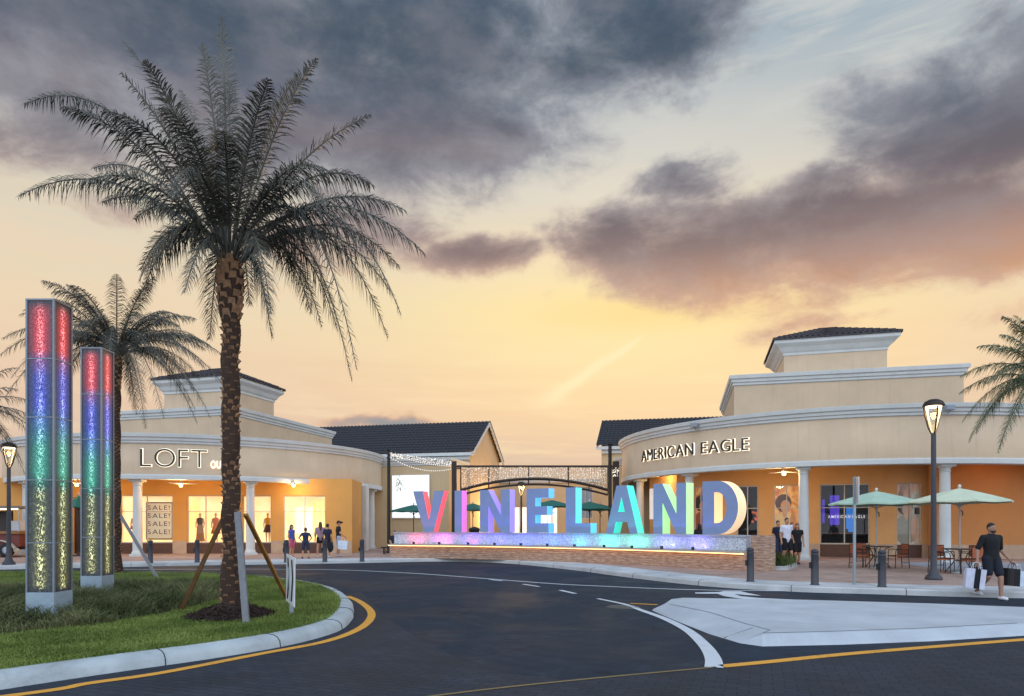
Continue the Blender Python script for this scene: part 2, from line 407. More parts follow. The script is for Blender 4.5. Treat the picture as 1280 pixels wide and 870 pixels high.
kerb = [(-45, 21.5), (-36, 21.9), (-28, 23.0), G(0, 712), G(120, 709.5), G(240, 707), G(440, 704), G(540, 702), G(600, 702.8), G(649, 705.5), G(720, 713), G(760, 718.5), G(815, 725.5),
        G(890, 733.5), G(989, 739.6), G(1100, 743), G(1180, 745.5), G(1290, 748), (15.5, 15.85), (20, 15.5), (26, 15.1), (33, 14.7), (40, 14.2)]
kl = smooth_line(kerb, 5)
mb = MB(); mb.sweep(kl, [(0, -.02), (.015, .12), (.05, .15), (.2, .152)])
kind(mb.build('kerb', M_conc), 'structure')
inn = [];  P = kl
for i, p in enumerate(P):
    d = (P[min(i + 1, len(P) - 1)] - P[max(i - 1, 0)]).normalized(); inn.append(p + Vector((-d.y, d.x)) * .195)
kind(MB().sheet([(p.x, p.y) for p in inn] + [(200, 14), (200, 300), (-200, 300), (-200, 21.5)], .148).build('plaza', M_plaza), 'structure')
# concrete pavement band along the kerb
mb = MB(); mb.sweep([p for p in kl], [(.2, .1525), (1.5, .1525)])
M_walk = pavers('concrete_pavement', (.50, .51, .52), (.46, .47, .485), (.30, .30, .31), .3, 1.6, 1.6, .8)
kind(mb.build('pavement', M_walk), 'structure')
# pale paving band by the cafe tables
kind(MB().sheet([G(1122, 703, .15), G(1285, 703, .15), G(1300, 712, .15), G(1290, 716, .15), G(1180, 713, .15)], .1535).build('pavement', mat('blue_grey_paving', (.56, .60, .64), .6, .12, 1.5)), 'structure')
# raised shop floors (a low step under each arcade)
# brick paver apron of the near road
pv = [(-40, -3), (40, -3), (40, 6), G(1285, 801), G(1080, 815), G(893, 834), G(700, 850), G(600, 838), G(525, 800), G(480, 770), G(452, 740), (-5.2, 15), (-8, 11), (-40, 11)]
kind(MB().sheet(pv, .004).build('road', M_pav), 'structure')

# grass island
isl = [(-26, 12), (-22, 5), (-15, 3.2), (-9.5, 3.6), G(-300, 915), G(-200, 895), G(-100, 878.5), G(0, 863), G(80, 850.6), G(162, 838.5), G(276, 822), G(366, 806), G(422, 790), G(439, 777), G(443, 766), G(439, 755), G(425, 744), G(406, 737.5),
       G(374, 731), G(313, 724.8), G(244, 721.8), G(162, 720.2), G(0, 720.5), (-22, 21)]
il = smooth_line(isl + [isl[0]], 5)[:-1]
mb = MB(); mb.sweep(il, [(0, -.02), (.02, .09), (.07, .14), (.15, .165), (.30, .172)], closed=True, smooth=True)
kind(mb.build('kerb', mat('weathered_kerb_concrete', (.68, .71, .72), .85, .16, 1.4, .5, 30, dirt=.5, dirtcol=(.13, .13, .13))), 'structure')
J = MB(); acc = 0.
for i in range(len(il)):
    acc += (il[i] - il[i - 1]).length
    if acc > 1.6 and il[i].y < 24 and il[i].x > -14:
        acc = 0.; d = (il[(i + 1) % len(il)] - il[i - 1]).normalized(); nn = Vector((-d.y, d.x))
        J.tube([(*(il[i] + nn * o_), z_) for o_, z_ in ((-.004, .0), (.016, .092), (.067, .143), (.15, .168), (.30, .175))], .006, 5)
acc = 0.
for i in range(1, len(kl) - 1):
    acc += (kl[i] - kl[i - 1]).length
    if acc > 2.6 and kl[i].y < 30 and kl[i].x < 14:
        acc = 0.; d = (kl[i + 1] - kl[i - 1]).normalized(); nn = Vector((-d.y, d.x))
        J.tube([(*(kl[i] + nn * o_), z_) for o_, z_ in ((-.004, .0), (.011, .122), (.05, .153), (.2, .155))], .007, 5)
kind(J.build('expansion_joint', mat('kerb_joint_dirt', (.20, .20, .20), .9, .2, 6)), 'structure')
inn_i = []
for i, p in enumerate(il):
    d = (il[(i + 1) % len(il)] - il[i - 1]).normalized(); inn_i.append(p + Vector((-d.y, d.x)) * .27)
def inside(x, y, poly):
    r = False; j = len(poly) - 1
    for i in range(len(poly)):
        xi, yi = poly[i]; xj, yj = poly[j]
        if (yi > y) != (yj > y) and x < (xj - xi) * (y - yi) / (yj - yi) + xi: r = not r
        j = i
    return r
ipoly = [(p.x, p.y) for p in inn_i]
M_soil = mat('soil_under_grass', (.20, .22, .11), .95, .3, 4)
kind(MB().sheet(ipoly, .165).build('ground', M_soil), 'structure')

# splitter island (right): concrete with a sloped mountable edge
so = [G(815, 763), G(845, 776), G(887, 792.6), G(925, 804), G(953, 808), G(1048, 806), G(1165, 801.5), G(1290, 794), (16, 10.2), (30, 8), (30, 13.4), G(1290, 768), G(1160, 762.5), G(1000, 757.5), G(850, 754.9), G(832, 757)]
sl = [Vector(p) for p in so]
mb = MB(); n = len(sl)
top = []
for i, p in enumerate(sl):
    d1 = (p - sl[i - 1]).normalized(); d2 = (sl[(i + 1) % n] - p).normalized(); nn = Vector((-(d1 + d2).y, (d1 + d2).x)).normalized()
    w = .62 if i in (1, 2, 3) else (.28 if i < 9 else .14)
    top.append((p, p + nn * w * .85, p + nn * w))
vs = []
for a, b, c in top: vs += [(a.x, a.y, 0), (a.x + (b.x - a.x) * .15, a.y + (b.y - a.y) * .15, .035), (b.x, b.y, .135), (c.x, c.y, .15)]
fs = []
for i in range(n):
    j = (i + 1) % n
    for q_ in range(3): fs.append((i * 4 + q_, j * 4 + q_, j * 4 + q_ + 1, i * 4 + q_ + 1))
mb.add(vs, fs)
mb.sheet([(c.x, c.y) for a, b, c in top], .15)
J = MB(); tj = [c for a, b, c in top]
J.strip([tj[0] + (tj[1] - tj[0]) * .1, tj[1], tj[2], tj[3], tj[4], tj[5], tj[6], tj[7]], .022, .1535)
for a_ in (2,): 
    for f_ in (.5,):
        q_ = top[a_][1].lerp(top[a_ + 1][1], f_); r_ = top[a_][0].lerp(top[a_ + 1][0], f_); J.bar(Vector((r_.x, r_.y, .012)) , Vector((q_.x, q_.y, .137)), .02, .008)
kind(J.build('expansion_joint', mat('joint_dirt', (.50, .51, .53), .9, .2, 6)), 'structure')
kind(mb.build('traffic_island', mat('island_concrete', (.70, .72, .745), .75, .12, 1.1, .3, 30, dirt=.35, dirtcol=(.22, .2, .19))), 'structure')

# painted markings
def paint(name, col):
    m = bpy.data.materials.new(name); m.use_nodes = True; N = NT(m.node_tree); b = N.n['Principled BSDF']
    oc = N.new('ShaderNodeTexCoord').outputs['Object']
    n1 = N.noise(oc, 26, 6, .75); n2 = N.noise(oc, 2.5, 5, .6)
    f = N.ss(N.m('ADD', n1, N.m('MULTIPLY', n2, .5)), .52, .70)
    N.put(b.inputs['Base Color'], N.mix(f, tuple(v * .42 for v in s2l(col)), s2l(col))); b.inputs['Roughness'].default_value = .65; return m
M_wp = paint('white_road_paint', (.78, .80, .82)); M_yp = paint('yellow_road_paint', (.88, .62, .20))
ZM = .009
yl = smooth_line([(-7.4, 5.2), G(24, 869), G(110, 855), G(203, 841.5), G(325, 818), G(406, 802.5), G(447, 787.5), G(463, 774), G(462.5, 763), G(449, 752), G(434, 745.5)], 6)
mb = MB(); mb.strip(yl, .15, ZM); kind(mb.build('road_marking', M_yp), 'structure')
mb = MB(); mb.strip(smooth_line([G(150, 712), G(385, 712), G(500, 716), G(600, 723), G(683, 729.4), G(744, 732.7), G(866, 737.5), G(1012, 739.3)], 5), .13, ZM)
mb.strip(smooth_line([G(747, 748.6), G(782, 756), G(801, 763), G(829, 773), G(859, 788), G(880.5, 807), G(891, 823), G(892.5, 835)], 5), [.10 + .0036 * k for k in range(36)], ZM)
for a, b in (((700, 738), (719, 742.3)), ((654, 730.5), (674, 733.6)), ((612, 724.6), (628, 726.4))): mb.strip([G(*a), G(*b)], .13, ZM)
kind(mb.build('road_marking', M_wp), 'structure')
mb = MB(); mb.strip(smooth_line([G(1300, 798.5), G(1180, 808), G(1060, 818), G(960, 828), G(902, 833.5)], 5), .16, ZM); mb.strip([G(788, 754.7), G(822, 756.4)], .12, ZM)
kind(mb.build('road_marking', M_yp), 'structure')
mb = MB(); mb.strip(smooth_line([G(895, 834.5), G(760, 847), G(640, 859), G(540, 871), G(430, 886)], 4), .05, ZM)
kind(mb.build('road_marking', paint('worn_yellow_paint', (.50, .42, .26))), 'structure')
arrow = [G(*p) for p in [(1000, 750.2), (1000, 752.2), (950, 750), (925, 748.6), (905, 745.6), (897, 742.6), (869, 742.4), (869, 741), (899, 740.4), (905, 739.2), (926, 739.4), (934, 741.5), (952, 745), (932, 744.2), (918, 742.8), (926, 745.6), (950, 748)]]
kind(MB().sheet(arrow, ZM).build('road_marking', M_wp), 'structure')
# drain grate
gp = G(779, 758.8); t = thing('drain_grate', 'round iron drain cover set in the road before the splitter island', 'drain cover', (gp[0], gp[1], 0))
mb = MB(); mb.lathe([(0, .007), (.30, .007), (.34, .0065), (.36, .001)], (gp[0], gp[1], 0), 28); mb.build('cover', mat('cast_iron', (.28, .29, .30), .55, .2, 8, metal=.4), t)
mb = MB()
for k in range(-5, 6): mb.box((gp[0] + k * .05, gp[1], .0085), (.014, .44, .006))
mb.build('rib', mat('cast_iron_worn', (.40, .41, .42), .5, .2, 8, metal=.4), t)

# ------------------------------------------------------------------ grass
def grass_mat(name, c1, c2):
    m = bpy.data.materials.new(name); m.use_nodes = True; N = NT(m.node_tree); b = N.n['Principled BSDF']
    oc = N.new('ShaderNodeTexCoord').outputs['Object']
    n1 = N.noise(oc, .9, 4, .6); n2 = N.noise(oc, 40, 2)
    N.put(b.inputs['Base Color'], N.mix(N.ss(N.m('ADD', N.m('MULTIPLY', n1, .7), N.m('MULTIPLY', n2, .3)), .38, .62), c1, c2))
    b.inputs['Roughness'].default_value = .7; b.inputs['Specular IOR Level'].default_value = .2; return m
def blades(name, m, pts, h, w, lean, rnd):
    vs = []; fs = []
    for x, y, z, sc in pts:
        a = rnd.uniform(0, 6.283); hh = h * sc * rnd.uniform(.6, 1.25); l = lean * hh * rnd.uniform(.2, 1.); b = rnd.uniform(0, 6.283)
        cx, cy = math.cos(a) * w / 2, math.sin(a) * w / 2; lx, ly = math.cos(b) * l, math.sin(b) * l
        o = len(vs)
        vs += [(x - cx, y - cy, z), (x + cx, y + cy, z), (x + cx * .7 + lx * .35, y + cy * .7 + ly * .35, z + hh * .6), (x - cx * .7 + lx * .35, y - cy * .7 + ly * .35, z + hh * .6), (x + lx, y + ly, z + hh * (1 - .25 * lean * .5))]
        fs += [(o, o + 1, o + 2, o + 3), (o + 3, o + 2, o + 4)]
    me = bpy.data.meshes.new(name); me.from_pydata(vs, [], fs); me.materials.append(m)
    o = bpy.data.objects.new(name, me); COL.objects.link(o); o['kind'] = 'stuff'; return o
rnd = random.Random(3)
PALM = Vector((*G(289, 768, .2), .17)); T1 = Vector((-7.61, 11.23, .165)); T2 = Vector((-8.94, 14.72, .165))
def cover_h(x, y):     # tall ground cover round the light towers, outline wavy
    px = 640 + x / y * F
    e = (x + 8.6) / 2.6; f = (y - 13.2) / 4.6
    v = 1 - (e * e * (1 if x > -8.6 else .22) + f * f) + .35 * mnoise.noise((x * .8, y * .8, 0))
    return v
pts = []
while len(pts) < 95000:
    y = 6.2 + (rnd.random() ** 1.7) * 16.5; x = rnd.uniform(-y * .80, -2.2)
    if not inside(x, y, ipoly): continue
    if (Vector((x, y, 0)) - Vector((PALM.x, PALM.y, 0))).length < .62 + .15 * mnoise.noise((x * 3, y * 3, 1)): continue
    v = cover_h(x, y)
    if v > .12: continue
    pts.append((x, y, .163, .8 + .6 * mnoise.noise((x * .7, y * .7, 5))))
blades('grass', grass_mat('lawn_grass', (.10, .145, .028), (.22, .275, .065)), pts, .075, .011, .7, rnd)
pts = []
tries = 0
while len(pts) < 26000 and tries < 400000:
    tries += 1
    y = rnd.uniform(8, 19); x = rnd.uniform(-y * .82, -4.5)
    if not inside(x, y, ipoly): continue
    v = cover_h(x, y)
    if v < .03: continue
    if any(abs(x - q_.x) < .32 and abs(y - q_.y) < .32 for q_ in (T1, T2)): continue
    k = mnoise.noise((x * 1.6, y * 1.6, 9))
    if k < -.28: continue
    pts.append((x, y, .163, min(1., .45 + v) * (1. + .6 * k)))
blades('ground_cover', grass_mat('dark_ground_cover', (.045, .062, .022), (.17, .175, .075)), pts, .33, .014, 1.3, rnd)
# mulch mound under the palm
mb = MB(); rings = []
for i, (r, z) in enumerate(((.72, .16), (.6, .2), (.42, .27), (.26, .36), (.1, .42))):
    for k in range(28):
        a = 6.283 * k / 28; rr = r * (1 + .13 * mnoise.noise((math.cos(a) * 2, math.sin(a) * 2, i)))
        rings.append((PALM.x + rr * math.cos(a), PALM.y + rr * math.sin(a), z + .03 * mnoise.noise((math.cos(a) * 4, math.sin(a) * 4, i + 9))))
mb.add(rings, [(i * 28 + k, i * 28 + (k + 1) % 28, (i + 1) * 28 + (k + 1) % 28, (i + 1) * 28 + k) for i in range(4) for k in range(28)], True)
for k in range(900):
    a = rnd.uniform(0, 6.283); r = .75 * math.sqrt(rnd.random()); z = .17 + max(0, .26 * (1 - r / .72)) + .02
    d = Vector((rnd.uniform(-1, 1), rnd.uniform(-1, 1), rnd.uniform(-.3, .6))).normalized() * rnd.uniform(.03, .07)
    p = Vector((PALM.x + r * math.cos(a), PALM.y + r * math.sin(a), z)); mb.bar(p - d, p + d, .018, .008)
kind(mb.build('mulch', mat('bark_mulch', (.19, .125, .095), .95, .35, 14)), 'stuff')

# ------------------------------------------------------------------ palms
def frond_mat(name, c1, c2):
    m = bpy.data.materials.new(name); m.use_nodes = True; N = NT(m.node_tree); b = N.n['Principled BSDF']
    oc = N.new('ShaderNodeTexCoord').outputs['Object']
    N.put(b.inputs['Base Color'], N.mix(N.ss(N.noise(oc, 1.3, 3), .35, .65), c1, c2)); b.inputs['Roughness'].default_value = .5
    return m
M_frond = frond_mat('palm_frond_green', (.055, .054, .040), (.140, .130, .102)); M_frond2 = frond_mat('palm_frond_fresh', (.045, .075, .035), (.095, .125, .06))
M_trunk = mat('palm_trunk_bark', (.24, .17, .125), .95, .35, 9, .6, 30)
M_boot = mat('palm_leaf_bases', (.62, .47, .35), .95, .35, 16, .5, 40)
def bez(a, b, c, t): return a * (1 - t) ** 2 + b * 2 * t * (1 - t) + c * t * t
def frond(mb, a, c1, c2, n_leaf, leaf, droop, rnd, stalk=.12):
    pts = [bez(a, c1, c2, i / 14) for i in range(15)]
    mb.tube(pts, [.022 * (1 - .85 * i / 14) + .003 for i in range(15)], 5, False)
    for i in range(n_leaf):
        t = stalk + (1 - stalk) * (i + .5) / n_leaf
        p = bez(a, c1, c2, t); d = (bez(a, c1, c2, min(1, t + .02)) - bez(a, c1, c2, t - .02)).normalized()
        side = d.cross(Vector((0, 0, 1)))
        if side.length < .08: side = d.cross(Vector((.3, 1, 0)))
        side.normalize(); up = side.cross(d).normalized()
        L = leaf * (math.sin(math.pi * min(1, (t - stalk) / (1 - stalk) * .86 + .12)) ** .7) * rnd.uniform(.85, 1.15)
        for sg in (-1, 1):
            v = (side * sg * rnd.uniform(.55, .95) + d * rnd.uniform(.35, .95) + up * rnd.uniform(-.25, .6)).normalized()
            m1 = p + v * L * .5 + Vector((0, 0, -droop * L * .12)); e = p + v * L * .92 + Vector((0, 0, -droop * L * .5))
            w = d * rnd.uniform(.0115, .0175)
            o = [p - w * .5, p + w * .5, m1 + w * .6, m1 - w * .6, e]
            mb.add(o, [(0, 1, 2, 3), (3, 2, 4)])
def palm(label, base, crown, rad, fronds, nrand, rnd, trunk_r, leafn=64, leaf=.48, m=M_frond, tree_group='date palms on the site', boots=True, emax=80):
    t = thing('palm_tree', label, 'palm tree', base, group=tree_group)
    b = Vector(base); c = Vector(crown); H = c.z - b.z
    prof = []; mb = MB(); NR = 46
    def rr(f):
        flare = .55 * math.exp(-f * H / .35); bulge = .42 * math.exp(-((f - .93) / .07) ** 2) * (1 if f < .97 else .8)
        return trunk_r * (1 + flare + bulge)
    tp = [b.lerp(c, i / NR) + Vector((.02 * math.sin(i * .9), .02 * math.cos(i * .7), 0)) for i in range(NR + 1)]
    mb.tube(tp, [rr(i / NR) * (1 + .03 * (i % 2)) for i in range(NR + 1)], 14, True)
    mb.build('trunk', M_trunk, t)
    # cut leaf bases in a spiral
    mb = MB(); nb = int(H * (46 if boots else 26)); 
    for i in range(nb):
        f = (i + .5) / nb; a = i * 2.39996 + rnd.uniform(-.14, .14); f = min(1, f + rnd.uniform(-.4, .4) / nb * 2); z = f * H; r = rr(f); p = b.lerp(c, f) + Vector((math.cos(a) * r, math.sin(a) * r, 0))
        o = Vector((math.cos(a), math.sin(a), 0)); s = Vector((-math.sin(a), math.cos(a), 0)); big = 1.15 if f > .84 else .8
        w = trunk_r * .46 * big; hh = trunk_r * .46 * big * (1.8 if f > .84 else 1); out = trunk_r * (.20 if f < .84 else .34) * rnd.uniform(.7, 1.3)
        q_ = [p - s * w - o * .03 + Vector((0, 0, -hh * .6)), p + s * w - o * .03 + Vector((0, 0, -hh * .6)), p + s * w * .7 + o * out + Vector((0, 0, hh * .7)), p - s * w * .7 + o * out + Vector((0, 0, hh * .7)),
              p + s * w * .6 - o * .05 + Vector((0, 0, hh)), p - s * w * .6 - o * .05 + Vector((0, 0, hh))]
        mb.add(q_, [(0, 1, 2, 3), (3, 2, 4, 5), (1, 4, 2), (0, 3, 5)])
    mb.build('leaf_bases', M_boot, t)
    mb = MB(); ff = []
    for tip, lift in fronds:
        tip = Vector(tip); ff.append((tip, lift))
    for k in range(nrand):
        a = k * 2.39996 + rnd.uniform(-.3, .3); u = (k + .5) / nrand; e = R_(emax - (emax + 32) * u + rnd.uniform(-9, 9)); L = rad * rnd.uniform(.82, 1.08)
        tip = c + Vector((math.cos(a) * math.cos(e), math.sin(a) * math.cos(e), math.sin(e))) * L + Vector((0, 0, -.22 * L * math.cos(e)))
        ff.append((tip, .22 * math.cos(e)))
    for tip, lift in ff:
        d = tip - c; L = d.length
        st = c + Vector((d.x, d.y, 0)).normalized() * trunk_r * .7 + Vector((0, 0, rnd.uniform(-.15, .25)))
        c1 = c + Vector((d.x * (.42 + .5 * lift), d.y * (.42 + .5 * lift), max(d.z * .60, d.z * .12) + lift * L * 1.9))
        frond(mb, st, c1, tip, leafn, leaf, 1.5 if lift > .1 else .6, rnd)
    mb.build('crown', m, t); return t
pc = at(288, 326, PALM.y)
spec = [  # tip px, tip py, depth offset, lift
    (138, 32, .4, .04), (286, 38, -.3, .0), (262, 62, .8, .0), (300, 70, .9, 0), (272, 85, -.6, .0), (205, 85, .6, .02), (176, 120, -.6, .05), (120, 235, 1.2, .18), (362, 84, .3, .05), (406, 98, -.5, .05), (456, 122, .5, .06), (452, 196, 1.0, .22),
    (500, 243, .6, .18), (531, 318, .0, .26), (506, 402, -.4, .36), (456, 472, -.6, .42), (428, 466, .7, .40), (392, 380, 1.6, .4), (20, 122, .2, .22), (72, 172, 1.0, .14),
    (34, 252, -.2, .20), (88, 222, .9, .14), (166, 344, .4, .36), (206, 372, -.8, .36), (246, 414, .5, .34), (262, 388, -.9, .3), (332, 416, .3, .34), (362, 412, -.9, .36), (384, 390, .9, .40),
    (470, 330, 1.4, .30), (440, 268, -1.4, .24), (150, 200, -1.5, .15), (200, 120, 1.4, .05), (330, 150, 1.5, .05), (240, 150, -1.5, .05), (380, 180, -1.7, .1), (440, 310, -1.6, .3),
    (180, 290, -1.7, .25), (120, 300, 1.4, .28), (300, 250, -2.6, .2), (230, 240, -2.3, .2), (350, 260, -2.3, .2), (320, 200, 2.0, .1), (470, 400, 1.1, .38), (480, 290, 1.6, .25), (300, 330, -2.4, .35), (250, 330, 2.2, .35), (340, 340, 2.3, .35)]
fr = [(at(px, py, PALM.y) + Vector((0, dd, 0)), lf) for px, py, dd, lf in spec]
palm('tallest date palm with rough trunk and broad crown, propped by timbers on the grass island', PALM, pc, 3.3, fr, 0, random.Random(11), .140, 118, .43)
rp = random.Random(21)
p2 = Vector((*G(147, 716, .16), .165)); palm('smaller date palm behind the two glowing light towers', p2, at(146, 443, p2.y), 3.15, [], 62, rp, .10, 84, .46, boots=True, emax=58)
p3 = Vector((-21.4, 25.6, .165)); palm('date palm cut off by the left edge, behind the lamp post', p3, (-20.9, 25.6, 5.7), 2.95, [], 52, rp, .16, 50, .46)
p4 = Vector((17.9, 22.5, .15)); palm('fresh green date palm cut off by the right edge beside the curved shop', p4, (17.9, 22.5, 6.3), 3.1, [], 60, rp, .17, 92, .46, m=M_frond2)

# timber braces
def brace(label, a, b, m, w=.07, h=.045, g='timber props leaning on the palm trunks'):
    o = MB().bar(a, b, w, h, up=(0, 1, .2)).build('palm_brace', m, None, org=a); tag(o, label, 'prop', g); return o
M_wood = mat('brown_timber', (.47, .34, .20), .8, .2, 6, .2, 20); M_wood2 = mat('yellow_timber', (.66, .46, .22), .75, .15, 6, .2, 20); M_wood3 = mat('grey_timber', (.46, .46, .47), .85, .15, 8, .2, 20)
def gz(px, py, Y): p = at(px, py, Y); return p
brace('brown timber prop leaning up to the left side of the tall palm', Vector((*G(226, 762, .17), .15)), at(279, 648, PALM.y - .05), M_wood)
brace('yellow timber prop leaning up to the right side of the tall palm', Vector((*G(360, 750, .17), .15)), at(307, 643, PALM.y + .1), M_wood2)
brace('grey weathered board standing against the front of the tall palm', Vector((*G(308, 780, .17), .15)), at(297, 640, PALM.y - .27), M_wood3, .105, .04)
brace('pale thin prop leaning to the smaller palm behind the light towers', Vector((*G(197, 722, .17), .15)), at(151, 645, p2.y - .05), M_wood3, .09, .05)
brace('short brown prop low beside the smaller palm and the ground cover', Vector((*G(118, 722, .17), .15)), at(144, 650, p2.y + .1), M_wood, .09, .05)

# ------------------------------------------------------------------ light towers
def tower_mat():
    m = bpy.data.materials.new('lit_filigree_panel'); m.use_nodes = True; N = NT(m.node_tree); b = N.n['Principled BSDF']
    uv = N.new('ShaderNodeUVMap').outputs[0]; s = N.new('ShaderNodeSeparateXYZ'); N.put(s.inputs[0], uv); u, v = s.outputs[0], s.outputs[1]
    geo = N.new('ShaderNodeTexCoord').outputs['Object']
    fine = N.ss(N.noise(N.mapping(geo, scale=(1, 1, .75)), 46, 3, .6, 1.2), .50, .58)
    coarse = N.ss(N.noise(N.mapping(geo, scale=(1, 1, .6), rot=(.3, .5, 0)), 24, 2, .5, 1.8), .53, .58)
    pat = N.mix(N.ss(v, .36, .44), coarse, fine)
    col = N.ramp(v, [(0, s2l((.80, .80, .42))), (.20, s2l((.78, .80, .44))), (.34, s2l((.74, .80, .50))), (.37, s2l((.10, .72, .58))), (.50, s2l((.03, .66, .60))), (.57, s2l((.08, .50, .74))), (.64, s2l((.16, .28, .86))), (.74, s2l((.22, .26, .82))), (.80, s2l((.55, .25, .58))), (.83, s2l((.92, .10, .24))), (.93, s2l((.94, .09, .18))), (1, s2l((.75, .18, .24)))])
    ramp_edge = N.m('MULTIPLY', N.ss(v, 0, .03), N.ss(v, 1.0, .965))
    d = N.m('SUBTRACT', u, .5); d2 = N.m('MULTIPLY', d, d)
    core = N.m('EXPONENT', N.m('MULTIPLY', d2, -46)); glow = N.m('EXPONENT', N.m('MULTIPLY', d2, -8.5))
    wob = N.ss(N.noise(N.mapping(geo, scale=(1, 1, 2)), 5, 2), .3, .7)
    e = N.m('ADD', N.m('MULTIPLY', N.m('MULTIPLY', core, pat), N.m('ADD', 1.0, N.m('MULTIPLY', wob, 1.3))), N.m('MULTIPLY', glow, N.m('ADD', .12, N.m('MULTIPLY', N.ss(v, .36, .42), N.m('ADD', .42, N.m('MULTIPLY', pat, .22))))))
    white = N.mix(N.m('MULTIPLY', N.m('MULTIPLY', core, pat), .28), col, (1, 1, .95))
    N.put(b.inputs['Emission Color'], white); N.put(b.inputs['Emission Strength'], N.m('MULTIPLY', e, ramp_edge))
    N.put(b.inputs['Base Color'], N.mix(pat, (.035, .04, .05), (.08, .09, .10))); b.inputs['Roughness'].default_value = .5; b.inputs['Metallic'].default_value = .1
    return m
M_tw = tower_mat(); M_twf = mat('tower_steel', (.50, .53, .57), .5, .08, 5, metal=.4); M_pl = mat('tower_plinth_concrete', (.58, .64, .68), .8, .1, 4, .3, 30)
def light_tower(label, c, w, top):
    t = thing('light_tower', label, 'light tower', c, R_(0), 'light towers on the grass island'); x, y, z = c; h = w / 2
    MB().box((x, y, z + .07), (w + .12, w + .12, .22)).build('plinth', M_pl, t, bevel=.015)
    MB().box((x, y, z + .33), (w, w, .30)).build('base_box', M_pl, t, bevel=.006)
    zb = z + .48; zt = top
    mb = MB()
    for sx in (-1, 1):
        for sy in (-1, 1): mb.box((x + sx * (h - .015), y + sy * (h - .015), (zb + zt) / 2), (.03, .03, zt - zb))
    mb.build('corner_post', M_twf, t)
    MB().box((x, y, zt + .012), (w, w, .028)).build('cap', M_twf, t)
    mb = MB()
    segs = [0, .17, .385, .60, .80, 1.0]
    for s_ in segs[1:-1]:
        zz = zb + s_ * (zt - zb); wq = w - .062
        for ox, oy, sx_, sy_ in ((0, -h + .009, wq, .016), (h - .009, 0, .016, wq), (0, h - .009, wq, .016), (-h + .009, 0, .016, wq)): MB().box((x + ox, y + oy, zz), (sx_, sy_, .018)).build('joint_rail', M_twf, t)
    hw = h - .031; i0 = h - .012
    for k in range(len(segs) - 1):
        for (ax, ay, bx, by) in ((-hw, -i0, hw, -i0), (i0, -hw, i0, hw), (hw, i0, -hw, i0), (-i0, hw, -i0, -hw)):
            z0 = zb + segs[k] * (zt - zb) + (.009 if k else 0); z1 = zb + segs[k + 1] * (zt - zb) - .009
            me = bpy.data.meshes.new('panel'); me.from_pydata([(ax, ay, z0 - z), (bx, by, z0 - z), (bx, by, z1 - z), (ax, ay, z1 - z)], [], [(0, 1, 2, 3)])
            uv = me.uv_layers.new(name='UVMap')
            for li, q_ in zip(range(4), ((0, segs[k]), (1, segs[k]), (1, segs[k + 1]), (0, segs[k + 1]))): uv.data[li].uv = q_
            me.materials.append(M_tw); o = bpy.data.objects.new('panel', me); COL.objects.link(o); o.parent = t
    return t
light_tower('nearer and taller looking square light tower glowing red, blue, green and yellow', T1, .465, 5.36)
light_tower('farther square light tower glowing pink, blue and green, just right of the first', T2, .455, 5.48)

# ------------------------------------------------------------------ building helpers
E1 = Vector((math.cos(R_(14)), -math.sin(R_(14)), 0)); E2 = Vector((math.sin(R_(14)), math.cos(R_(14)), 0))
def circ_px(C, R, px):                      # angle on a plan circle where a photo column meets its near side
    d = Vector(((px - 640) / F, 1)); c = Vector(C[:2]); a = d.dot(d); b = -2 * d.dot(c); k = c.dot(c) - R * R
    disc = max(0, b * b - 4 * a * k); t = (-b - math.sqrt(disc)) / (2 * a); p = d * t - c
    return math.atan2(p.y, p.x)
def arc(C, R, a0, a1, n=72): return [(C[0] + R * math.cos(a0 + (a1 - a0) * i / n), C[1] + R * math.sin(a0 + (a1 - a0) * i / n)) for i in range(n + 1)]
def line_px(A, B, px):                      # where a photo column crosses plan line A-B: distance from A
    d = Vector(((px - 640) / F, 1)); A = Vector(A); e = (Vector(B) - A); L = e.length; e.normalize()
    den = d.x * e.y - d.y * e.x; return (A.y * d.x - A.x * d.y) / (-den)
def wall_open(mb, A, B, z0, z1, ops, th=.25):   # wall with rectangular openings, solid behind line A-B
    A = Vector(A); B = Vector(B); e = (B - A); L = e.length; e.normalize(); n = Vector((-e.y, e.x)); ang = math.atan2(e.y, e.x)
    def blk(s0, s1, za, zb):
        if s1 - s0 < .005 or zb - za < .005: return
        c = A + e * (s0 + s1) / 2 + n * th / 2; mb.box((c.x, c.y, (za + zb) / 2), (s1 - s0, th, zb - za), ang)
    s = 0
    for s0, s1, za, zb in sorted(ops):
        blk(s, s0, z0, z1); blk(s0, s1, z0, za); blk(s0, s1, zb, z1); s = s1
    blk(s, L, z0, z1)
def on(A, B, s, off=0.):
    A = Vector(A); e = (Vector(B) - A).normalized(); p = A + e * s + Vector((e.y, -e.x)) * off; return p, math.atan2(e.y, e.x)
def glass_mat():
    m = bpy.data.materials.new('window_glass'); m.use_nodes = True; N = NT(m.node_tree); N.n.clear()
    tr = N.new('ShaderNodeBsdfTransparent'); tr.inputs[0].default_value = (.95, .96, .95, 1); gl = N.new('ShaderNodeBsdfGlossy'); gl.inputs[1].default_value = .02
    fr_ = N.new('ShaderNodeFresnel'); fr_.inputs[0].default_value = 1.5
    mx = N.new('ShaderNodeMixShader'); N.l.new(fr_.outputs[0], mx.inputs[0]); N.l.new(tr.outputs[0], mx.inputs[1]); N.l.new(gl.outputs[0], mx.inputs[2])
    o = N.new('ShaderNodeOutputMaterial'); N.l.new(mx.outputs[0], o.inputs[0]); return m
M_glass = glass_mat()
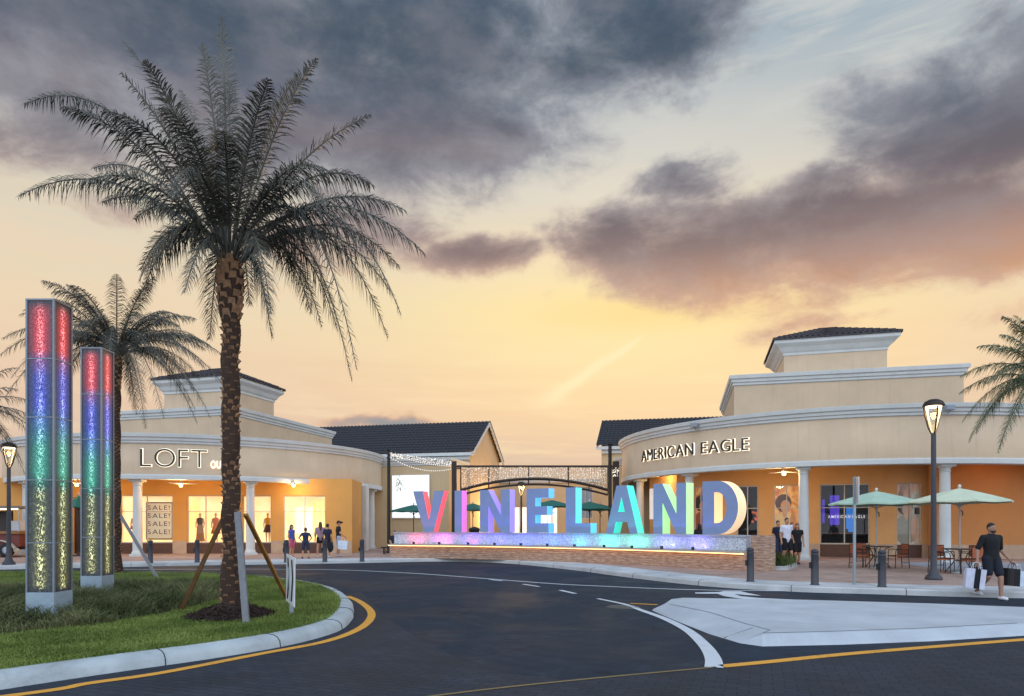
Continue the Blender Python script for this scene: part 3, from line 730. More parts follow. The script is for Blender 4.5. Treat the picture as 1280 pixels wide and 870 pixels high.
def lit_mat(name, c1, c2, st, scale=1.2, stretch=(1, 1, 1)):
    m = bpy.data.materials.new(name); m.use_nodes = True; N = NT(m.node_tree); b = N.n['Principled BSDF']
    oc = N.new('ShaderNodeTexCoord').outputs['Object']; n1 = N.noise(N.mapping(oc, scale=stretch), scale, 4, .6)
    c = N.mix(N.ss(n1, .35, .65), s2l(c1), s2l(c2)); N.put(b.inputs['Base Color'], c); N.put(b.inputs['Emission Color'], c); b.inputs['Emission Strength'].default_value = st
    b.inputs['Roughness'].default_value = .8; return m
M_disp = lit_mat('lit_display_room', (1., .92, .74), (1., .86, .62), .75, .9)
def window(parent, A, B, s0, s1, z0, z1, mull, bars, fm=M_frame, inset=.10, pane=True):
    e = (Vector(B) - Vector(A)).normalized(); mb = MB(); w = .06
    def bx(sa, sb, za, zb, d=.07):
        p, a = on(A, B, (sa + sb) / 2, -inset); mb.box((p.x, p.y, (za + zb) / 2), (sb - sa, d, zb - za), a)
    bx(s0, s0 + w, z0, z1); bx(s1 - w, s1, z0, z1); bx(s0 + w, s1 - w, z0, z0 + w); bx(s0 + w, s1 - w, z1 - w, z1)
    for s in mull: bx(s - .025, s + .025, z0 + w, z1 - w, .06)
    for z in bars: bx(s0 + w, s1 - w, z - .02, z + .02, .05)
    f = mb.build('window', fm, parent)
    if pane:
        m2 = MB(); p0, a = on(A, B, s0 + w / 2, -inset - .01); p1, _ = on(A, B, s1 - w / 2, -inset - .01)
        m2.add([(p0.x, p0.y, z0 + w / 2), (p1.x, p1.y, z0 + w / 2), (p1.x, p1.y, z1 - w / 2), (p0.x, p0.y, z1 - w / 2)], [(0, 1, 2, 3)]); m2.build('pane', M_glass, f)
    return f
def panel_on(name, parent, A, B, s0, s1, z0, z1, depth, m, label=None, th=.03):
    p, a = on(A, B, (s0 + s1) / 2, -depth); mb = MB(); mb.box((p.x, p.y, (z0 + z1) / 2), (s1 - s0, th, z1 - z0), a); return mb.build(name, m, parent)
CORN = lambda z, h: [(0, z - h), (-.06, z - h + .04 * h / .5), (-.06, z - h * .72), (-.12, z - h * .66), (-.13, z - h * .42), (-.20, z - h * .34), (-.22, z - h * .06), (-.22, z), (.25, z + .004), (.25, z - h)]
def curved_shop(root, C, R, zs, zt, ctrim, a0, a1, colpx, ceil_z, m_ceil, m_wall):
    ar = arc(C, R, a0, a1, 110)
    mb = MB(); mb.sweep(ar, [(0, zs + ctrim), (0, zt - .5), (.35, zt - .5), (.35, zs + ctrim), (0, zs + ctrim)], smooth=True); mb.build('fascia_wall', m_wall, root)
    for p in root.children[-1].data.polygons: p.use_smooth = abs(p.normal.z) < .5
    mb = MB(); mb.sweep(ar, CORN(zt, .5)); mb.build('cornice', M_white, root)
    mb = MB(); mb.sweep(ar, [(.02, zs + ctrim), (-.05, zs + ctrim), (-.07, zs + ctrim - .06), (-.07, zs + .02), (-.05, zs), (.38, zs), (.38, zs + ctrim), (.02, zs + ctrim)]); mb.build('lower_trim', M_white, root)
    inner = arc(C, R - .33, a0, a1, 60)
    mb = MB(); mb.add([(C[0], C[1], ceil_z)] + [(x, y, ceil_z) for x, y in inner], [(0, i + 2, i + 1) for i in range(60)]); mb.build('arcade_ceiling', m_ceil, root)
    mb = MB(); mb.add([(C[0], C[1], zt - .7)] + [(x, y, zt - .7) for x, y in inner], [(0, i + 1, i + 2) for i in range(60)]); mb.build('flat_roof', mat('roof_membrane', (.55, .54, .52), .9, .1, 1), root)
    for px in colpx:
        a = circ_px(C, R - .42, px); c = (C[0] + (R - .42) * math.cos(a), C[1] + (R - .42) * math.sin(a), .148)
        H = zs - .148
        mb = MB(); mb.box((c[0], c[1], c[2] + .06), (.56, .56, .12), a); mb.lathe([(.27, .12), (.27, .20), (.235, .24), (.225, .30), (.225, H * .35), (.20, H - .34), (.20, H - .30), (.23, H - .28), (.23, H - .25), (.20, H - .24), (.205, H - .18), (.28, H - .10)], c, 22)
        mb.box((c[0], c[1], zs - .05), (.60, .60, .10), a); mb.build('column', M_white, root)
def rect(o, u, v, lu, lv): o = Vector(o); return [tuple((o + u * a + v * b)[:2]) for a, b in ((0, 0), (lu, 0), (lu, lv), (0, lv))]
def tier(root, o, lu, lv, z0, zt, m, name='upper_wall', ch=.5, u=None, v=None):
    u = u or E1; v = v or E2; r = rect(o, u, v, lu, lv)
    mb = MB(); mb.sweep(r, [(0, z0), (0, zt - ch)], closed=True); mb.build(name, m, root)
    mb = MB(); mb.sweep(r, CORN(zt, ch)[:8] + [(.3, zt + .004), (.3, zt - .3)], closed=True); mb.sheet(rect(Vector(o) + u * .28 + v * .28, u, v, lu - .56, lv - .56), zt - .25); mb.build('cornice', M_white, root)
M_tile = mat('dark_roof_tile', (.235, .205, .215), .7, .22, 5)
def ribbed(mb, p00, p10, p01, p11, pitch=.28, amp=.045):      # tile field: ribs run from p0x to p1x edge ... p00-p10 eave, p01-p11 ridge
    p00, p10, p01, p11 = (Vector(p) for p in (p00, p10, p01, p11)); n_ = max(4, int((p10 - p00).length / pitch)) * 4; nrm = (p10 - p00).cross(p01 - p00).normalized()
    rows = max(3, int((p01 - p00).length / .42)); vs = []; fs = []
    for j in range(rows + 1):
        for stp in ((0,) if j in (0, rows) else (0, 1)):
            t = j / rows; lift = (.035 if stp else 0)
            a = p00.lerp(p01, t); b = p10.lerp(p11, t)
            for i in range(n_ + 1):
                q_ = a.lerp(b, i / n_); ed = (b - a).length / max(.01, (p10 - p00).length)
                vs.append(q_ + nrm * (amp * (.5 + .5 * math.cos(2 * math.pi * i / 4)) + lift))
    k = n_ + 1; nr = len(vs) // k
    for j in range(nr - 1):
        for i in range(n_): fs.append((j * k + i, j * k + i + 1, (j + 1) * k + i + 1, (j + 1) * k + i))
    mb.add(vs, fs)
def hip_tower(root, o, lu, lv, z0, ze, za, ov, u=None, v=None, wallm=None):
    u = u or E1; v = v or E2; r = rect(o, u, v, lu, lv)
    mb = MB(); mb.sweep(r, [(0, z0), (0, ze - .75)], closed=True); mb.build('tower_wall', wallm or M_stucco, root)
    mb = MB(); mb.sweep(r, [(0, ze - .80), (-.05, ze - .78), (-.05, ze - .66), (-.14, ze - .58), (-.26 * ov / .5, ze - .38), (-.42 * ov / .5, ze - .26), (-.48 * ov / .5, ze - .20), (-.48 * ov / .5, ze - .03), (.3, ze - .03)], closed=True); mb.build('cornice', M_white, root)
    rr = rect(Vector(o) - u * (ov + .06) - v * (ov + .06), u, v, lu + 2 * ov + .12, lv + 2 * ov + .12); c = Vector(o) + u * lu / 2 + v * lv / 2
    mb = MB()
    mb.sweep(rr, [(0, ze - .03), (0, ze + .05)], closed=True)
    hl = (lu - lv) / 2; rl = c - u * max(0, hl); rg = c + u * max(0, hl)
    if hl < 0: rl = c; rg = c
    rl = (rl.x, rl.y, za); rg = (rg.x, rg.y, za); P3 = [(x, y, ze + .05) for x, y in rr]
    ribbed(mb, P3[0], P3[1], rl, rg); ribbed(mb, P3[1], P3[2], rg, rg); ribbed(mb, P3[2], P3[3], rg, rl); ribbed(mb, P3[3], P3[0], rl, rl)
    mb.build('tiled_roof', M_tile, root)

# text -----------------------------------------------------------------
def glyph(ch, offset=0., extrude=.02):
    cu = bpy.data.curves.new('g', 'FONT'); cu.body = ch; cu.size = 1; cu.offset = offset; cu.extrude = extrude; cu.fill_mode = 'BOTH'; cu.resolution_u = 6
    o = bpy.data.objects.new('g', cu); COL.objects.link(o); dg = bpy.context.evaluated_depsgraph_get(); me = bpy.data.meshes.new_from_object(o.evaluated_get(dg))
    bpy.data.objects.remove(o); bpy.data.curves.remove(cu); return me
def text_on(root, txt, place, height, gap, mface, mhalo=None, offset=0., halo=.03, ex=.02, name='letter', fit=None, spacew=.4, sx=1.):
    """place(s, z, d) -> world point; s along the wall, d out from it"""
    lets = []; x = 0.
    ref = glyph('H', 0); ys = [v.co.y for v in ref.vertices]; cap = max(ys) - min(ys)
    for ch in txt:
        if ch == ' ': x += spacew * height; continue
        me = glyph(ch, offset, ex); k = height / cap; xs = [v.co.x for v in me.vertices]; w = (max(xs) - min(xs)) * k * sx
        lets.append((ch, me, x, min(xs), k, w)); x += w + gap * height
    total = x - gap * height; sc = fit / total if fit else 1.
    for ch, me, x0, mn, k, w in lets:
        def put(me, d0):
            for v in me.vertices: v.co = Vector(place((x0 + (v.co.x - mn) * k * sx) * sc, v.co.y * k, d0 + v.co.z)) - Vector(root.location)
            me.update()
        if mhalo:
            h = glyph(ch, offset + halo, .004); put(h, ex * .4)
        put(me, ex * 2 + .03 if mhalo else ex + .002); me.materials.append(mface); o = bpy.data.objects.new(name, me); COL.objects.link(o); o.parent = root
        if mhalo: h.materials.append(mhalo); ho = bpy.data.objects.new('halo_light', h); COL.objects.link(ho); ho.parent = o
    return total * sc
M_letter = mat('dark_sign_letter', (.14, .12, .12), .5, .05, 3); M_halo = mat('sign_halo', (1, .97, .88), .5, 0, emit=(1., .95, .84), estr=1.25)

# ------------------------------------------------------------------ left shop
CL_ = (-19.5, 44.3); RL = 10.9
ls = thing('shop_building', 'curved tan shop with glowing orange arcade and stepped tower, left of the big letters', 'shop', (CL_[0], CL_[1], .148))
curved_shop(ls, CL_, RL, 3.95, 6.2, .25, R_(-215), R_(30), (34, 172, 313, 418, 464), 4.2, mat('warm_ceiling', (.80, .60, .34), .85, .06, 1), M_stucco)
LA = Vector(((-60 - 640) / F * 36.4, 36.4)); LB = Vector(((440 - 640) / F * 37.4, 37.4))
sp_ = lambda px: line_px(LA, LB, px)
ZT, ZB = 3.30, .72
wins = [(sp_(150), sp_(216)), (sp_(233.5), sp_(279.5)), (sp_(303), sp_(339)), (sp_(354), sp_(407))]
door = (sp_(92), sp_(104))
mb = MB(); wall_open(mb, LA, LB, .148, 4.22, [(a, b, .148, ZT) for a, b in wins] + [(door[0], door[1], .148, 3.2)])
pB, aB = on(LA, LB, (LB - LA).length); 
mb.build('arcade_wall', M_orange, ls)
for a, b in wins: p, an = on(LA, LB, (a + b) / 2, -.10); MB().box((p.x, p.y, (.148 + ZB) / 2), (b - a, .2, ZB - .148), an).build('bulkhead', M_bulk, ls)
mb = MB(); s = 0
for a, b in sorted(wins + [door]) + [((LB - LA).length, 0)]:
    if a - s > .05: p, an = on(LA, LB, (a + s) / 2, .022); MB().box((p.x, p.y, .49), (a - s - .004, .04, .684), an).build('stone_dado', M_dado, ls)
    s = b
for i, (a, b) in enumerate(wins): window(ls, LA, LB, a, b, ZB, ZT, [(a + b) / 2] if i != 2 else [], [2.42])
p, an = on(LA, LB, (door[0] + door[1]) / 2, -.12); MB().box((p.x, p.y, 1.67), (door[1] - door[0], .06, 3.04), an).build('door', mat('dark_brown_door', (.22, .14, .11), .5, .1, 3), ls)
# lit display room behind the glass
mb = MB(); p0, an = on(LA, LB, sp_(146), -1.5); p1, _ = on(LA, LB, sp_(412), -1.5); c = (p0 + p1) / 2
mb.box((c.x, c.y, 1.95), ((p1 - p0).length, .06, 3.6), an); 
for q_ in (sp_(146), sp_(225), sp_(291), sp_(346.5), sp_(412)): p, _ = on(LA, LB, q_, -.88); mb.box((p.x, p.y, 1.95), (.06, 1.18, 3.6), an)
p, _ = on(LA, LB, (sp_(146) + sp_(412)) / 2, -.88); mb.box((p.x, p.y, .42), ((p1 - p0).length, 1.16, .5), an)
mb.build('display_room', M_disp, ls)
p, an = on(LA, LB, sp_(372), -1.40); MB().box((p.x, p.y, 1.95), (.95, .04, 1.5), an).build('light_panel', lit_mat('white_light_panel', (1, .98, .86), (1, .95, .75), 1.0), ls)
mb = MB()
for px in (386, 393, 399): p, an = on(LA, LB, sp_(px), -1.40); MB().box((p.x, p.y, 2.0), (.14, .04, 2.0), an).build('display_strip', lit_mat('greenish_display', (.86, .88, .50), (.95, .92, .62), .7), ls)
# return wall and end pier at the right end
RB = Vector((-9.02, 41.0)); mb = MB(); wall_open(mb, LB, RB, .148, 4.22, []); mb.build('return_wall', M_orange, ls)
pp = at(455.5, 655, 41.25); MB().box((pp.x, pp.y, 2.1), (.42, .4, 3.9), R_(-14)).build('end_pier', M_white, ls)
# upper storey, tower and roof
o3 = Vector((-15.1, 36.75, 0)); v15 = Vector((math.sin(R_(15)), math.cos(R_(15)), 0)); u15 = Vector((math.cos(R_(15)), -math.sin(R_(15)), 0))
tier(ls, o3 - u15 * 9.0, 9.0, 10.5, 5.4, 8.1, M_stucco, u=u15, v=v15)
o4 = Vector((-15.62, 38.1, 0)); hip_tower(ls, o4 - u15 * 4.55, 4.55, 3.9, 7.8, 9.98, 10.98, .45, u=u15, v=v15)
# halo-lit shop name on the curved wall
def cyl(C, R, a0): return lambda s, z, d: (C[0] + (R + d) * math.cos(a0 + s / R), C[1] + (R + d) * math.sin(a0 + s / R), z)
aL = circ_px(CL_, RL, 176); aR = circ_px(CL_, RL, 259)
sg = thing('shop_sign', 'thin dark halo lit letters on the curved wall of the left shop', 'shop sign', (CL_[0], CL_[1] - RL, 4.6))
pl = cyl(CL_, RL, aL); text_on(sg, 'LOFT', lambda s, z, d: pl(s, z + 4.56, d), .90, .16, M_letter, M_halo, -.014, .020, .02, fit=(aR - aL) * RL)
aO = circ_px(CL_, RL, 263.5); aO2 = circ_px(CL_, RL, 297)
po = cyl(CL_, RL, aO); text_on(sg, 'OUTLET', lambda s, z, d: po(s, z + 4.56, d), .36, .22, mat('lit_small_letter', (1, .97, .9), .5, 0, emit=(1, .96, .88), estr=.9), M_halo, -.01, .03, .02, fit=(aO2 - aO) * RL)

# ------------------------------------------------------------------ right shop
CR_ = (18.7, 40.3); RR = 12.05
rs = thing('shop_building', 'larger curved tan shop with orange arcade and tiled tower, right of the big letters', 'shop', (CR_[0], CR_[1], .148))
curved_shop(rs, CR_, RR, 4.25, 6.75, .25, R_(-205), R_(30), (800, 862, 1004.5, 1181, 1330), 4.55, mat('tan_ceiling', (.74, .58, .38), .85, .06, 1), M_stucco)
S0 = Vector(at(812, 655, 39.5)[:2]); S1 = Vector(at(846, 655, 35.8)[:2]); S2 = Vector(at(1105, 655, 32.5)[:2]); S3 = Vector(at(1163, 655, 32.2)[:2]); S4 = Vector(at(1164, 655, 31.6)[:2]); S5 = Vector(at(1420, 655, 31.0)[:2])
q1 = lambda px: line_px(S1, S2, px); q2 = lambda px: line_px(S2, S3, px)
ZT2, ZB2 = 3.70, .76
w_a = [(q1(868), q1(884)), (q1(921), q1(948)), (q1(967), q1(1000)), (q1(1025), q1(1087.5))]; w_b = [(q2(1121), q2(1152.5))]
mb = MB(); wall_open(mb, S1, S2, .148, 4.56, [(a, b, .148, ZT2) for a, b in w_a]); wall_open(mb, S2, S3, .148, 4.56, [(a, b, .148, ZT2) for a, b in w_b]); wall_open(mb, S0, S1, .148, 4.56, [])
mb.build('arcade_wall', M_orange_r, rs)
mb = MB(); wall_open(mb, S4, S5, .148, 4.56, []); mb.build('plain_arcade_wall', mat('rust_orange_wall_paint', (.76, .52, .30), .85, .06, .9, .3, 60), rs)
mb = MB()
for A, B, ww in ((S1, S2, w_a), (S2, S3, w_b)):
    for a, b in ww: p, an = on(A, B, (a + b) / 2, -.12); MB().box((p.x, p.y, (.148 + ZB2) / 2), (b - a, .2, ZB2 - .148), an).build('bulkhead', M_bulk, rs)
mb = MB()
for A, B, ww in ((S1, S2, w_a), (S2, S3, w_b), (S4, S5, [])):
    s = 0
    for a, b in sorted(ww) + [((B - A).length, 0)]:
        if a - s > .05: p, an = on(A, B, (a + s) / 2, .022); MB().box((p.x, p.y, .47), (a - s - .004, .04, .644), an).build('stone_dado', M_dado, rs)
        s = b
for i, (a, b) in enumerate(w_a): window(rs, S1, S2, a, b, ZB2, ZT2, [(a + b) / 2], [2.55], inset=.14)
window(rs, S2, S3, *w_b[0], ZB2, ZT2, [w_b[0][0] + .56 * (w_b[0][1] - w_b[0][0])], [2.55], inset=.14)
# what shows behind the right shop's glass
def poster_mat(name, cols, sc, st, seed):
    m = bpy.data.materials.new(name); m.use_nodes = True; N = NT(m.node_tree); b = N.n['Principled BSDF']
    oc = N.new('ShaderNodeTexCoord').outputs['Object']; v = N.mapping(oc, scale=(1, 1, .55), loc=(seed, seed * 2, seed))
    n1 = N.noise(v, sc, 3, .5, .9); c = N.ramp(n1, [(i / (len(cols) - 1) * .5 + .25, s2l(k)) for i, k in enumerate(cols)])
    c = N.mix(.25, c, N.ramp(N.noise(v, sc * 4, 3), [(.3, .1), (.7, .9)]), 'OVERLAY')
    N.put(b.inputs['Base Color'], c); N.put(b.inputs['Emission Color'], c); b.inputs['Emission Strength'].default_value = st; b.inputs['Roughness'].default_value = .5; return m
M_p1 = poster_mat('warm_fashion_poster', [(.30, .12, .08), (.80, .44, .22), (.97, .74, .44), (.86, .52, .30), (.35, .16, .10)], 1.1, .35, 3)
M_p2 = poster_mat('pale_fashion_poster', [(.26, .18, .14), (.80, .58, .45), (.80, .76, .70), (.70, .67, .62), (.78, .75, .70)], .9, .22, 8)
M_dark = mat('dark_shop_interior', (.085, .08, .10), .6, .1, 2)
for nm, A, B, (a, b), m, dp in (('poster', S1, S2, w_a[0], M_p1, .22), ('poster', S1, S2, w_a[2], M_p1, .22), ('poster', S2, S3, w_b[0], M_p2, .22)):
    panel_on(nm, rs, A, B, a + .03, b - .03, ZB2 + .05, ZT2 - .05, dp, m)
def figure(A, B, a, b, dp, f, z0, s, skin, hair_, top_):       # a printed person on a poster: flat shapes just proud of the sheet
    W_ = b - a
    def ellp(name, u, z, ru, rz, col, off):
        mb = MB(); pts_ = []
        for k in range(22):
            t_ = 2 * math.pi * k / 22; uu = min(W_ - .06, max(.06, u + ru * math.cos(t_))); p, _ = on(A, B, a + uu, -dp + .017 + off); pts_.append((p.x, p.y, min(ZT2 - .08, max(ZB2 + .08, z + rz * math.sin(t_)))))
        mb.add(pts_, [tuple(range(22))]); mb.build(name, mat('print_%02d%02d%02d' % tuple(int(v * 99) for v in col), col, .5, .15, 3, emit=col, estr=.18), rs)
    u = f * W_
    ellp('printed_torso', u, z0 + .55 * s, .46 * s, .62 * s, top_, .003); ellp('printed_arm', u + .34 * s, z0 + .62 * s, .12 * s, .55 * s, skin, .006); ellp('printed_hair', u - .02 * s, z0 + 1.52 * s, .30 * s, .36 * s, hair_, .009); ellp('printed_neck', u + .03 * s, z0 + 1.14 * s, .09 * s, .2 * s, skin, .011); ellp('printed_face', u + .06 * s, z0 + 1.38 * s, .19 * s, .26 * s, skin, .012)
figure(S1, S2, *w_a[2], .22, .40, .9, 1.25, (.86, .60, .42), (.28, .13, .09), (.92, .76, .50))
figure(S1, S2, *w_a[0], .22, .6, 1.0, 1.2, (.84, .56, .38), (.24, .12, .09), (.70, .34, .22))
figure(S2, S3, *w_b[0], .22, .42, .85, 1.15, (.82, .62, .50), (.27, .20, .16), (.60, .58, .52))
def room(A, B, a, b, dep):
    mb = MB(); p, an = on(A, B, (a + b) / 2, -dep); mb.box((p.x, p.y, 2.2), (b - a + .5, .05, 4.0), an)
    for s_ in (a - .27, b + .27): p, _ = on(A, B, s_, -dep / 2 - .14); mb.box((p.x, p.y, 2.2), (.05, dep - .28, 4.0), an)
    p, _ = on(A, B, (a + b) / 2, -dep / 2 - .13); mb.box((p.x, p.y, .4), (b - a + .44, dep - .3, .5), an); mb.box((p.x, p.y, 3.95), (b - a + .44, dep - .3, .3), an); mb.build('dark_room', M_dark, rs)
room(S1, S2, *w_a[1], 1.6); room(S1, S2, *w_a[3], 1.8)
a, b = w_a[3]; mb = MB()
for f0, f1, z0, z1 in ((.10, .15, 1.8, 3.0), (.26, .46, 1.7, 3.2), (.02, .06, 1.6, 2.9)): p, an = on(S1, S2, a + (b - a) * (f0 + f1) / 2, -1.5); MB().box((p.x, p.y, (z0 + z1) / 2), ((b - a) * (f1 - f0), .05, z1 - z0), an).build('violet_display', mat('violet_screen', (.3, .22, .8), .5, 0, emit=(.36, .26, .85), estr=.55), rs)
mb = MB()
for f0, f1, z0, z1 in ((.60, .74, 1.5, 2.6), (.64, .80, 1.35, 1.8)): p, an = on(S1, S2, a + (b - a) * (f0 + f1) / 2, -1.45 if f0 < .62 else -1.38); MB().box((p.x, p.y, (z0 + z1) / 2), ((b - a) * (f1 - f0), .05, z1 - z0), an).build('blue_display', mat('blue_screen', (.12, .42, .8), .5, 0, emit=(.14, .50, .88), estr=.6), rs)
p, an = on(S1, S2, (a + b) / 2, -1.3); MB().box((p.x, p.y, 1.28), (b - a, .3, .05), an).build('display_shelf', mat('warm_shelf', (.5, .3, .2), .6, .1, 3), rs)
a, b = w_a[1]; mb = MB()
for k in range(7): p, an = on(S1, S2, a + (b - a) * rnd.uniform(.5, .95), -1.2); mb.box((p.x, p.y, rnd.uniform(1.6, 2.5)), (.12, .06, .12), an)
mb.build('display_shelf', mat('warm_display_lights', (.9, .5, .25), .6, 0, emit=(.85, .35, .18), estr=.5), rs)
M_wtext = mat('white_decal', (.9, .9, .92), .6, 0, emit=(.85, .86, .92), estr=.5)
a, b = w_a[3]
dec = thing('window_decal', 'small pale name lettering on the dark shop window behind the cafe tables', 'window lettering', (*on(S1, S2, (a + b) / 2, -.12)[0], 2.0))
def wl(s, z, d): p, _ = on(S1, S2, a + (b - a) * .17 + s, -.12 + d); return (p.x, p.y, z + 2.04)
text_on(dec, 'AMERICAN EAGLE', wl, .135, .45, M_wtext, fit=(b - a) * .74, ex=.004, offset=.01)
# upper storey and tower
tier(rs, Vector((10.66, 32.75, 0)), 9.75, 9, 5.9, 8.86, M_stucco, 'upper_wall', .5)
uR = Vector((math.cos(R_(15.5)), -math.sin(R_(15.5)), 0)); vR = Vector((math.sin(R_(15.5)), math.cos(R_(15.5)), 0))
hip_tower(rs, Vector((14.92, 37.45, 0)), 5.1, 4.7, 8.4, 11.76, 12.95, .55, uR, vR)
aA = circ_px(CR_, RR, 804); aE = circ_px(CR_, RR, 936.5)
sg2 = thing('shop_sign', 'wide spaced dark halo lit letters on the curved wall of the right shop', 'shop sign', (CR_[0] - 6, CR_[1] - RR + 2, 5.2))
pr = cyl(CR_, RR, aA); text_on(sg2, 'AMERICAN EAGLE', lambda s, z, d: pr(s, z + 5.13, d), .56, .20, M_letter, M_halo, -.004, .03, .03, fit=(aE - aA) * RR, spacew=.62)
# white poster at the shaded left end of the right arcade
p, an = on(S0, S1, .5, .03); o = MB().box((p.x, p.y, 2.9), (.8, .03, 1.75), an).build('wall_poster', lit_mat('white_lit_poster', (.93, .93, .92), (.88, .88, .88), .45), None, org=(p.x, p.y, 2.0)); tag(o, 'plain white wall poster behind the columns beside the letter N', 'poster')
o = MB(); o.box((*G(1165, 700, .15)[:1], 31.45, 2.35), (.16, .12, .3)); o = o.build('wall_box', M_bronze, None, org=(19.4, 31.45, 2.35)); tag(o, 'small dark box fixed on the orange wall behind the lamp post', 'wall box')
for px, lab in ((868, 'small grey floodlight on the cornice above the wide spaced shop letters'), (1187, 'small grey floodlight on the cornice right of the lamp post head')):
    a = circ_px(CR_, RR + .3, px); c = (CR_[0] + (RR + .32) * math.cos(a), CR_[1] + (RR + .32) * math.sin(a), 6.5)
    t = thing('floodlight', lab, 'floodlight', c, group='floodlights on the cornice'); MB().box((c[0], c[1], 6.52), (.34, .2, .2), a + R_(90)).build('housing', mat('floodlight_grey', (.55, .58, .62), .5, .05, 3), t, bevel=.02); MB().tube([(c[0], c[1], 6.42), (c[0] - .1 * math.cos(a), c[1] - .1 * math.sin(a), 6.30)], .03, 8).build('bracket', M_galv, t)

# ------------------------------------------------------------------ buildings behind
def gable_shop(label, o, u, v, lu, lv, ze, zr, m, dirn):
    t = thing('gabled_building', label, 'building', (o.x, o.y, .148)); c = lambda a, b, z: tuple((o + u * a + v * b)[:2]) + (z,)
    mb = MB(); 
    mb.add([c(0, 0, .14), c(lu, 0, .14), c(lu, 0, ze), c(0, 0, ze), c(0, lv, .14), c(lu, lv, .14), c(lu, lv, ze), c(0, lv, ze), c(0, lv / 2, zr - .12), c(lu, lv / 2, zr - .12)],
           [(0, 1, 2, 3), (5, 4, 7, 6), (1, 5, 6, 9, 2), (4, 0, 3, 8, 7)]); mb.build('wall', m, t)
    ov = .35; mb = MB(); sl_ = (zr - ze) / (lv / 2); zo = ze - sl_ * ov
    ribbed(mb, c(-ov, -ov, zo), c(lu + ov, -ov, zo), c(-ov, lv / 2, zr), c(lu + ov, lv / 2, zr), .30, .06); ribbed(mb, c(lu + ov, lv + ov, zo), c(-ov, lv + ov, zo), c(lu + ov, lv / 2, zr), c(-ov, lv / 2, zr), .30, .06)
    mb.build('tiled_roof', M_tile_d, t)
    mb = MB()
    for b0, z0_, b1, z1_ in ((-ov, zo, lv / 2, zr), (lv + ov, zo, lv / 2, zr)):
        for a_ in (lu + ov - .06, -ov + .06): mb.bar(Vector(c(a_, b0, z0_ - .16)), Vector(c(a_, b1, z1_ - .16)), .08, .26)
    mb.bar(Vector(c(-ov, -ov + .05, zo - .16)), Vector(c(lu + ov, -ov + .05, zo - .16)), .1, .22); mb.bar(Vector(c(0, -.1, zo - .42)), Vector(c(lu, -.1, zo - .42)), .16, .22)
    mb.build('eave_trim', M_white, t); return t
M_tile_d = mat('charcoal_roof_tile', (.17, .165, .185), .65, .22, 5)
u9 = Vector((math.cos(R_(13)), -math.sin(R_(13)), 0)); v9 = Vector((math.sin(R_(13)), math.cos(R_(13)), 0))
og = Vector((-2.95, 48.2, 0)) - u9 * 15
gl_ = gable_shop('sand coloured gabled building with long dark tiled roof behind the letter V', og, u9, v9, 15, 8.4, 7.05, 9.6, M_stucco_warm, 1)
og2 = Vector((6.35, 48.4, 0)); gr_ = gable_shop('gabled building with ribbed dark roof partly hidden by the right curved shop', og2, u9, v9, 12, 8.4, 7.45, 9.7, M_stucco_warm, -1)
def low_block(label, o, lu, lv, zt):
    t = thing('low_building', label, 'building', (o.x, o.y, .148)); tier(t, o, lu, lv, .14, zt, M_stucco_warm, 'wall', .5, u9, v9); return t
ob_ = Vector((-4.1, 44.2, 0)) - u9 * 7.2
lb = low_block('low flat roofed wing carrying the white screen, in front of the left gabled building', ob_, 7.2, 4.2, 6.05)
low_block('low flat roofed wing squeezed between right gabled building and curved shop', Vector((7.0, 45.0, 0)), 5, 3, 6.1)
# white screen with a sketch of leaves
pA = ob_ ; A2 = Vector(ob_[:2]); B2 = Vector((ob_ + u9 * 7.2)[:2])
s0, s1 = line_px(A2, B2, 491), line_px(A2, B2, 537)
t = thing('wall_screen', 'big white lit screen with a small leaf sketch on the wall behind letter V', 'screen', (*on(A2, B2, (s0 + s1) / 2, .1)[0], 2.3))
p, an = on(A2, B2, (s0 + s1) / 2, .05); MB().box((p.x, p.y, 3.55), (s1 - s0 + .1, .09, 2.9), an).build('frame', M_frame, t)
p, an = on(A2, B2, (s0 + s1) / 2, .10); MB().box((p.x, p.y, 3.55), (s1 - s0, .012, 2.78), an).build('display', lit_mat('white_screen', (.96, .97, .96), (.92, .94, .94), .72), t)
mb = MB()
for k in range(46):
    a_ = rnd.gauss(0, .16); z_ = rnd.gauss(0, .24); p, an = on(A2, B2, s0 + (s1 - s0) * .20 + a_, .112); M3 = Matrix.Rotation(an, 3, 'Z') @ Matrix.Rotation(rnd.uniform(-1, 1), 3, 'Y'); mb.box((p.x, p.y, 4.35 + z_), (.03, .004, rnd.uniform(.06, .22)), m=M3)
mb.build('leaf_sketch', mat('grey_green_sketch', (.62, .64, .52), .8, .1, 4), t)
